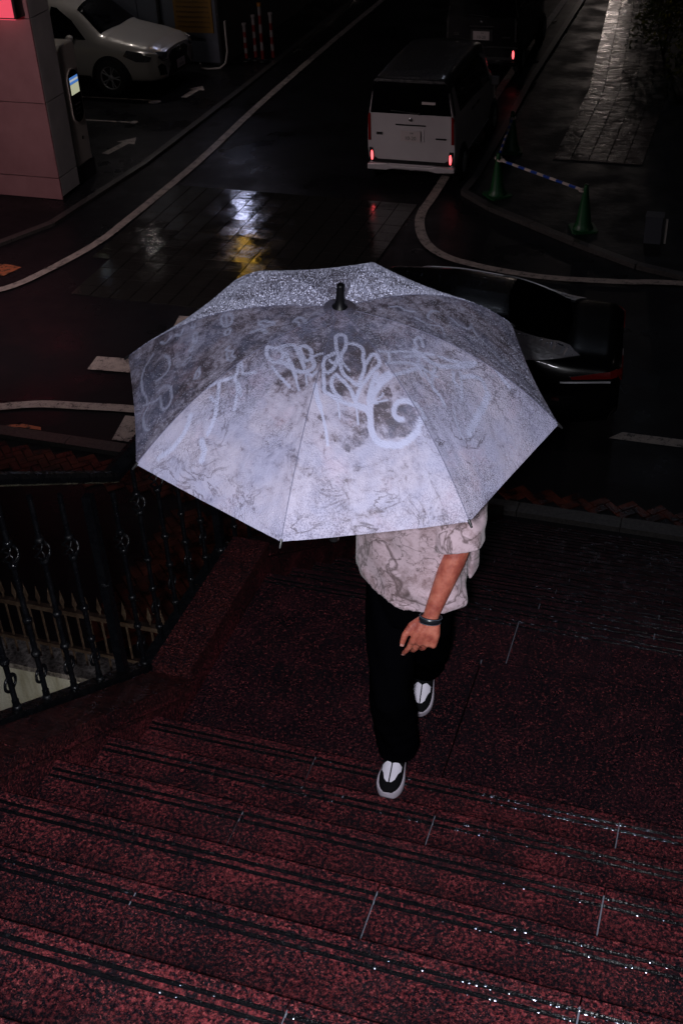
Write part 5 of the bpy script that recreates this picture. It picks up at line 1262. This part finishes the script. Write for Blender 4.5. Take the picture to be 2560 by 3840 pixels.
# small pale embroidery on the trouser pocket
for pts in ([(-.628,2.80,4.745),(-.618,2.795,4.741)], [(-.642,2.79,4.722),(-.638,2.785,4.729),(-.636,2.785,4.720)], [(-.626,2.79,4.712),(-.616,2.785,4.712),(-.610,2.785,4.704)]):
    pass
def shoe(toe, heel, zsole, lift=0.0, tilt=0):
    toe, heel = Vector(toe), Vector(heel); d = (toe-heel); L = .295; d2 = Vector((d.x, d.y, 0)).normalized()
    e = bpy.data.objects.new('shoe', None); 
    # outline (u along foot heel->toe, half widths)
    out = [(0,.020),(.012,.030),(.05,.036),(.11,.036),(.17,.043),(.215,.0495),(.255,.046),(.280,.032),(.293,.014),(.296,0)]
    def ring(k, z, sh_=0):
        pts = []
        for u, w_ in chaikin(out, 2): pts.append((w_*k, u*(1)+sh_, z))
        return [(-x, y, z_) for x, y, z_ in pts]+[p for p in pts[::-1][1:]]
    def surf(levels, m, name, parent=None):
        mb = MB(); rows = [ring(k, z, s_) for k, z, s_ in levels]; n_ = len(rows[0]); vs = [p for r in rows for p in r]
        mb.add(vs, [(i*n_+k, i*n_+k+1, (i+1)*n_+k+1, (i+1)*n_+k) for i in range(len(rows)-1) for k in range(n_-1)]+[(i*n_+n_-1, i*n_, (i+1)*n_, (i+1)*n_+n_-1) for i in range(len(rows)-1)], True)
        mb.add(rows[0], [tuple(range(n_))[::-1]]); mb.add(rows[-1], [tuple(range(n_))]); return mb.build(name, m, parent)
    root = surf([(1.02,0,0),(1.06,.004,0),(1.06,.026,0),(1.0,.030,0)], M['sole'], 'shoe', ps)
    # upper
    mb = MB(); sec = [(0,.032,.10),(.03,.036,.115),(.08,.037,.112),(.12,.038,.100),(.16,.041,.082),(.20,.044,.066),(.24,.043,.058),(.27,.033,.050),(.288,.016,.042)]
    sec = [tuple(p) for p in chaikin(sec, 2)]; rows = []
    for u, w_, h_ in sec:
        rows.append([(w_*math.cos(t)*(1 if True else 0), u, .026+(h_-.026)*math.sin(t)**.75 if math.sin(t) > 0 else .026) for t in [math.pi*i/16 for i in range(17)]])
    n_ = 17; vs = [p for r in rows for p in r]
    mb.add(vs, [(i*n_+k, i*n_+k+1, (i+1)*n_+k+1, (i+1)*n_+k) for i in range(len(rows)-1) for k in range(n_-1)], True)
    mb.add(rows[0], [tuple(range(n_))]); mb.add(rows[-1], [tuple(range(n_))[::-1]]); up = mb.build('upper', M['shoe_black'], root)
    # white toe panels either side of the dark centre line, white side panel, lace bars
    bvh = BVHTree.FromPolygons([v.co for v in up.data.vertices], [p.vertices for p in up.data.polygons])
    def patch(name, poly, m, off=.0022):
        bm = bmesh.new(); f = bm.faces.new([bm.verts.new((u, v, .3)) for u, v in poly]); bmesh.ops.triangulate(bm, faces=[f])
        for _ in range(4):
            es = [e_ for e_ in bm.edges if e_.calc_length() > .008]
            if not es: break
            bmesh.ops.subdivide_edges(bm, edges=es, cuts=1); bmesh.ops.triangulate(bm, faces=[f_ for f_ in bm.faces if len(f_.verts) > 3])
        for v in bm.verts:
            h_ = bvh.ray_cast(Vector((v.co.x, v.co.y, .3)), Vector((0,0,-1)))
            if h_[0] is None: h_ = bvh.find_nearest(Vector((v.co.x, v.co.y, .05)))
            v.co = h_[0]+Vector((0,0,off))
        me = bpy.data.meshes.new(name); bm.to_mesh(me); bm.free(); me.materials.append(m); me.polygons.foreach_set('use_smooth', [True]*len(me.polygons)); o = bpy.data.objects.new(name, me); COL.objects.link(o); o.parent = root; return o
    for s_ in (-1, 1):
        patch('toe_panel', [(s_*.0025,.185),(s_*.018,.176),(s_*.036,.184),(s_*.036,.204),(s_*.027,.222),(s_*.020,.246),(s_*.010,.258),(s_*.0025,.260)], M['shoe_white'])
        patch('side_panel', [(s_*.028,.05),(s_*.040,.05),(s_*.040,.11),(s_*.031,.11)], M['shoe_white'])
    for i in range(4):
        y = .115+.017*i; p_ = MB(); z_ = .108-.013*i; p_.tube([(-.017,y,z_-.006),(0,y,z_+.001),(.017,y,z_-.006)], .003, 6); p_.build('lace', M['shoe_black'], root)
    rz = math.atan2(d2.y, d2.x)-math.pi/2
    root.location = (heel.x, heel.y, zsole+lift); root.rotation_euler = (tilt, 0, rz); root.scale = (.93, .95, .93)
    return root
shoe((-.832,2.60,4.0), (-.862,2.895,4.0), ZL+RS+.001)
shoe((-.880,3.205,3.82), (-.905,3.46,3.9), ZL+.004, .105, R(-20))
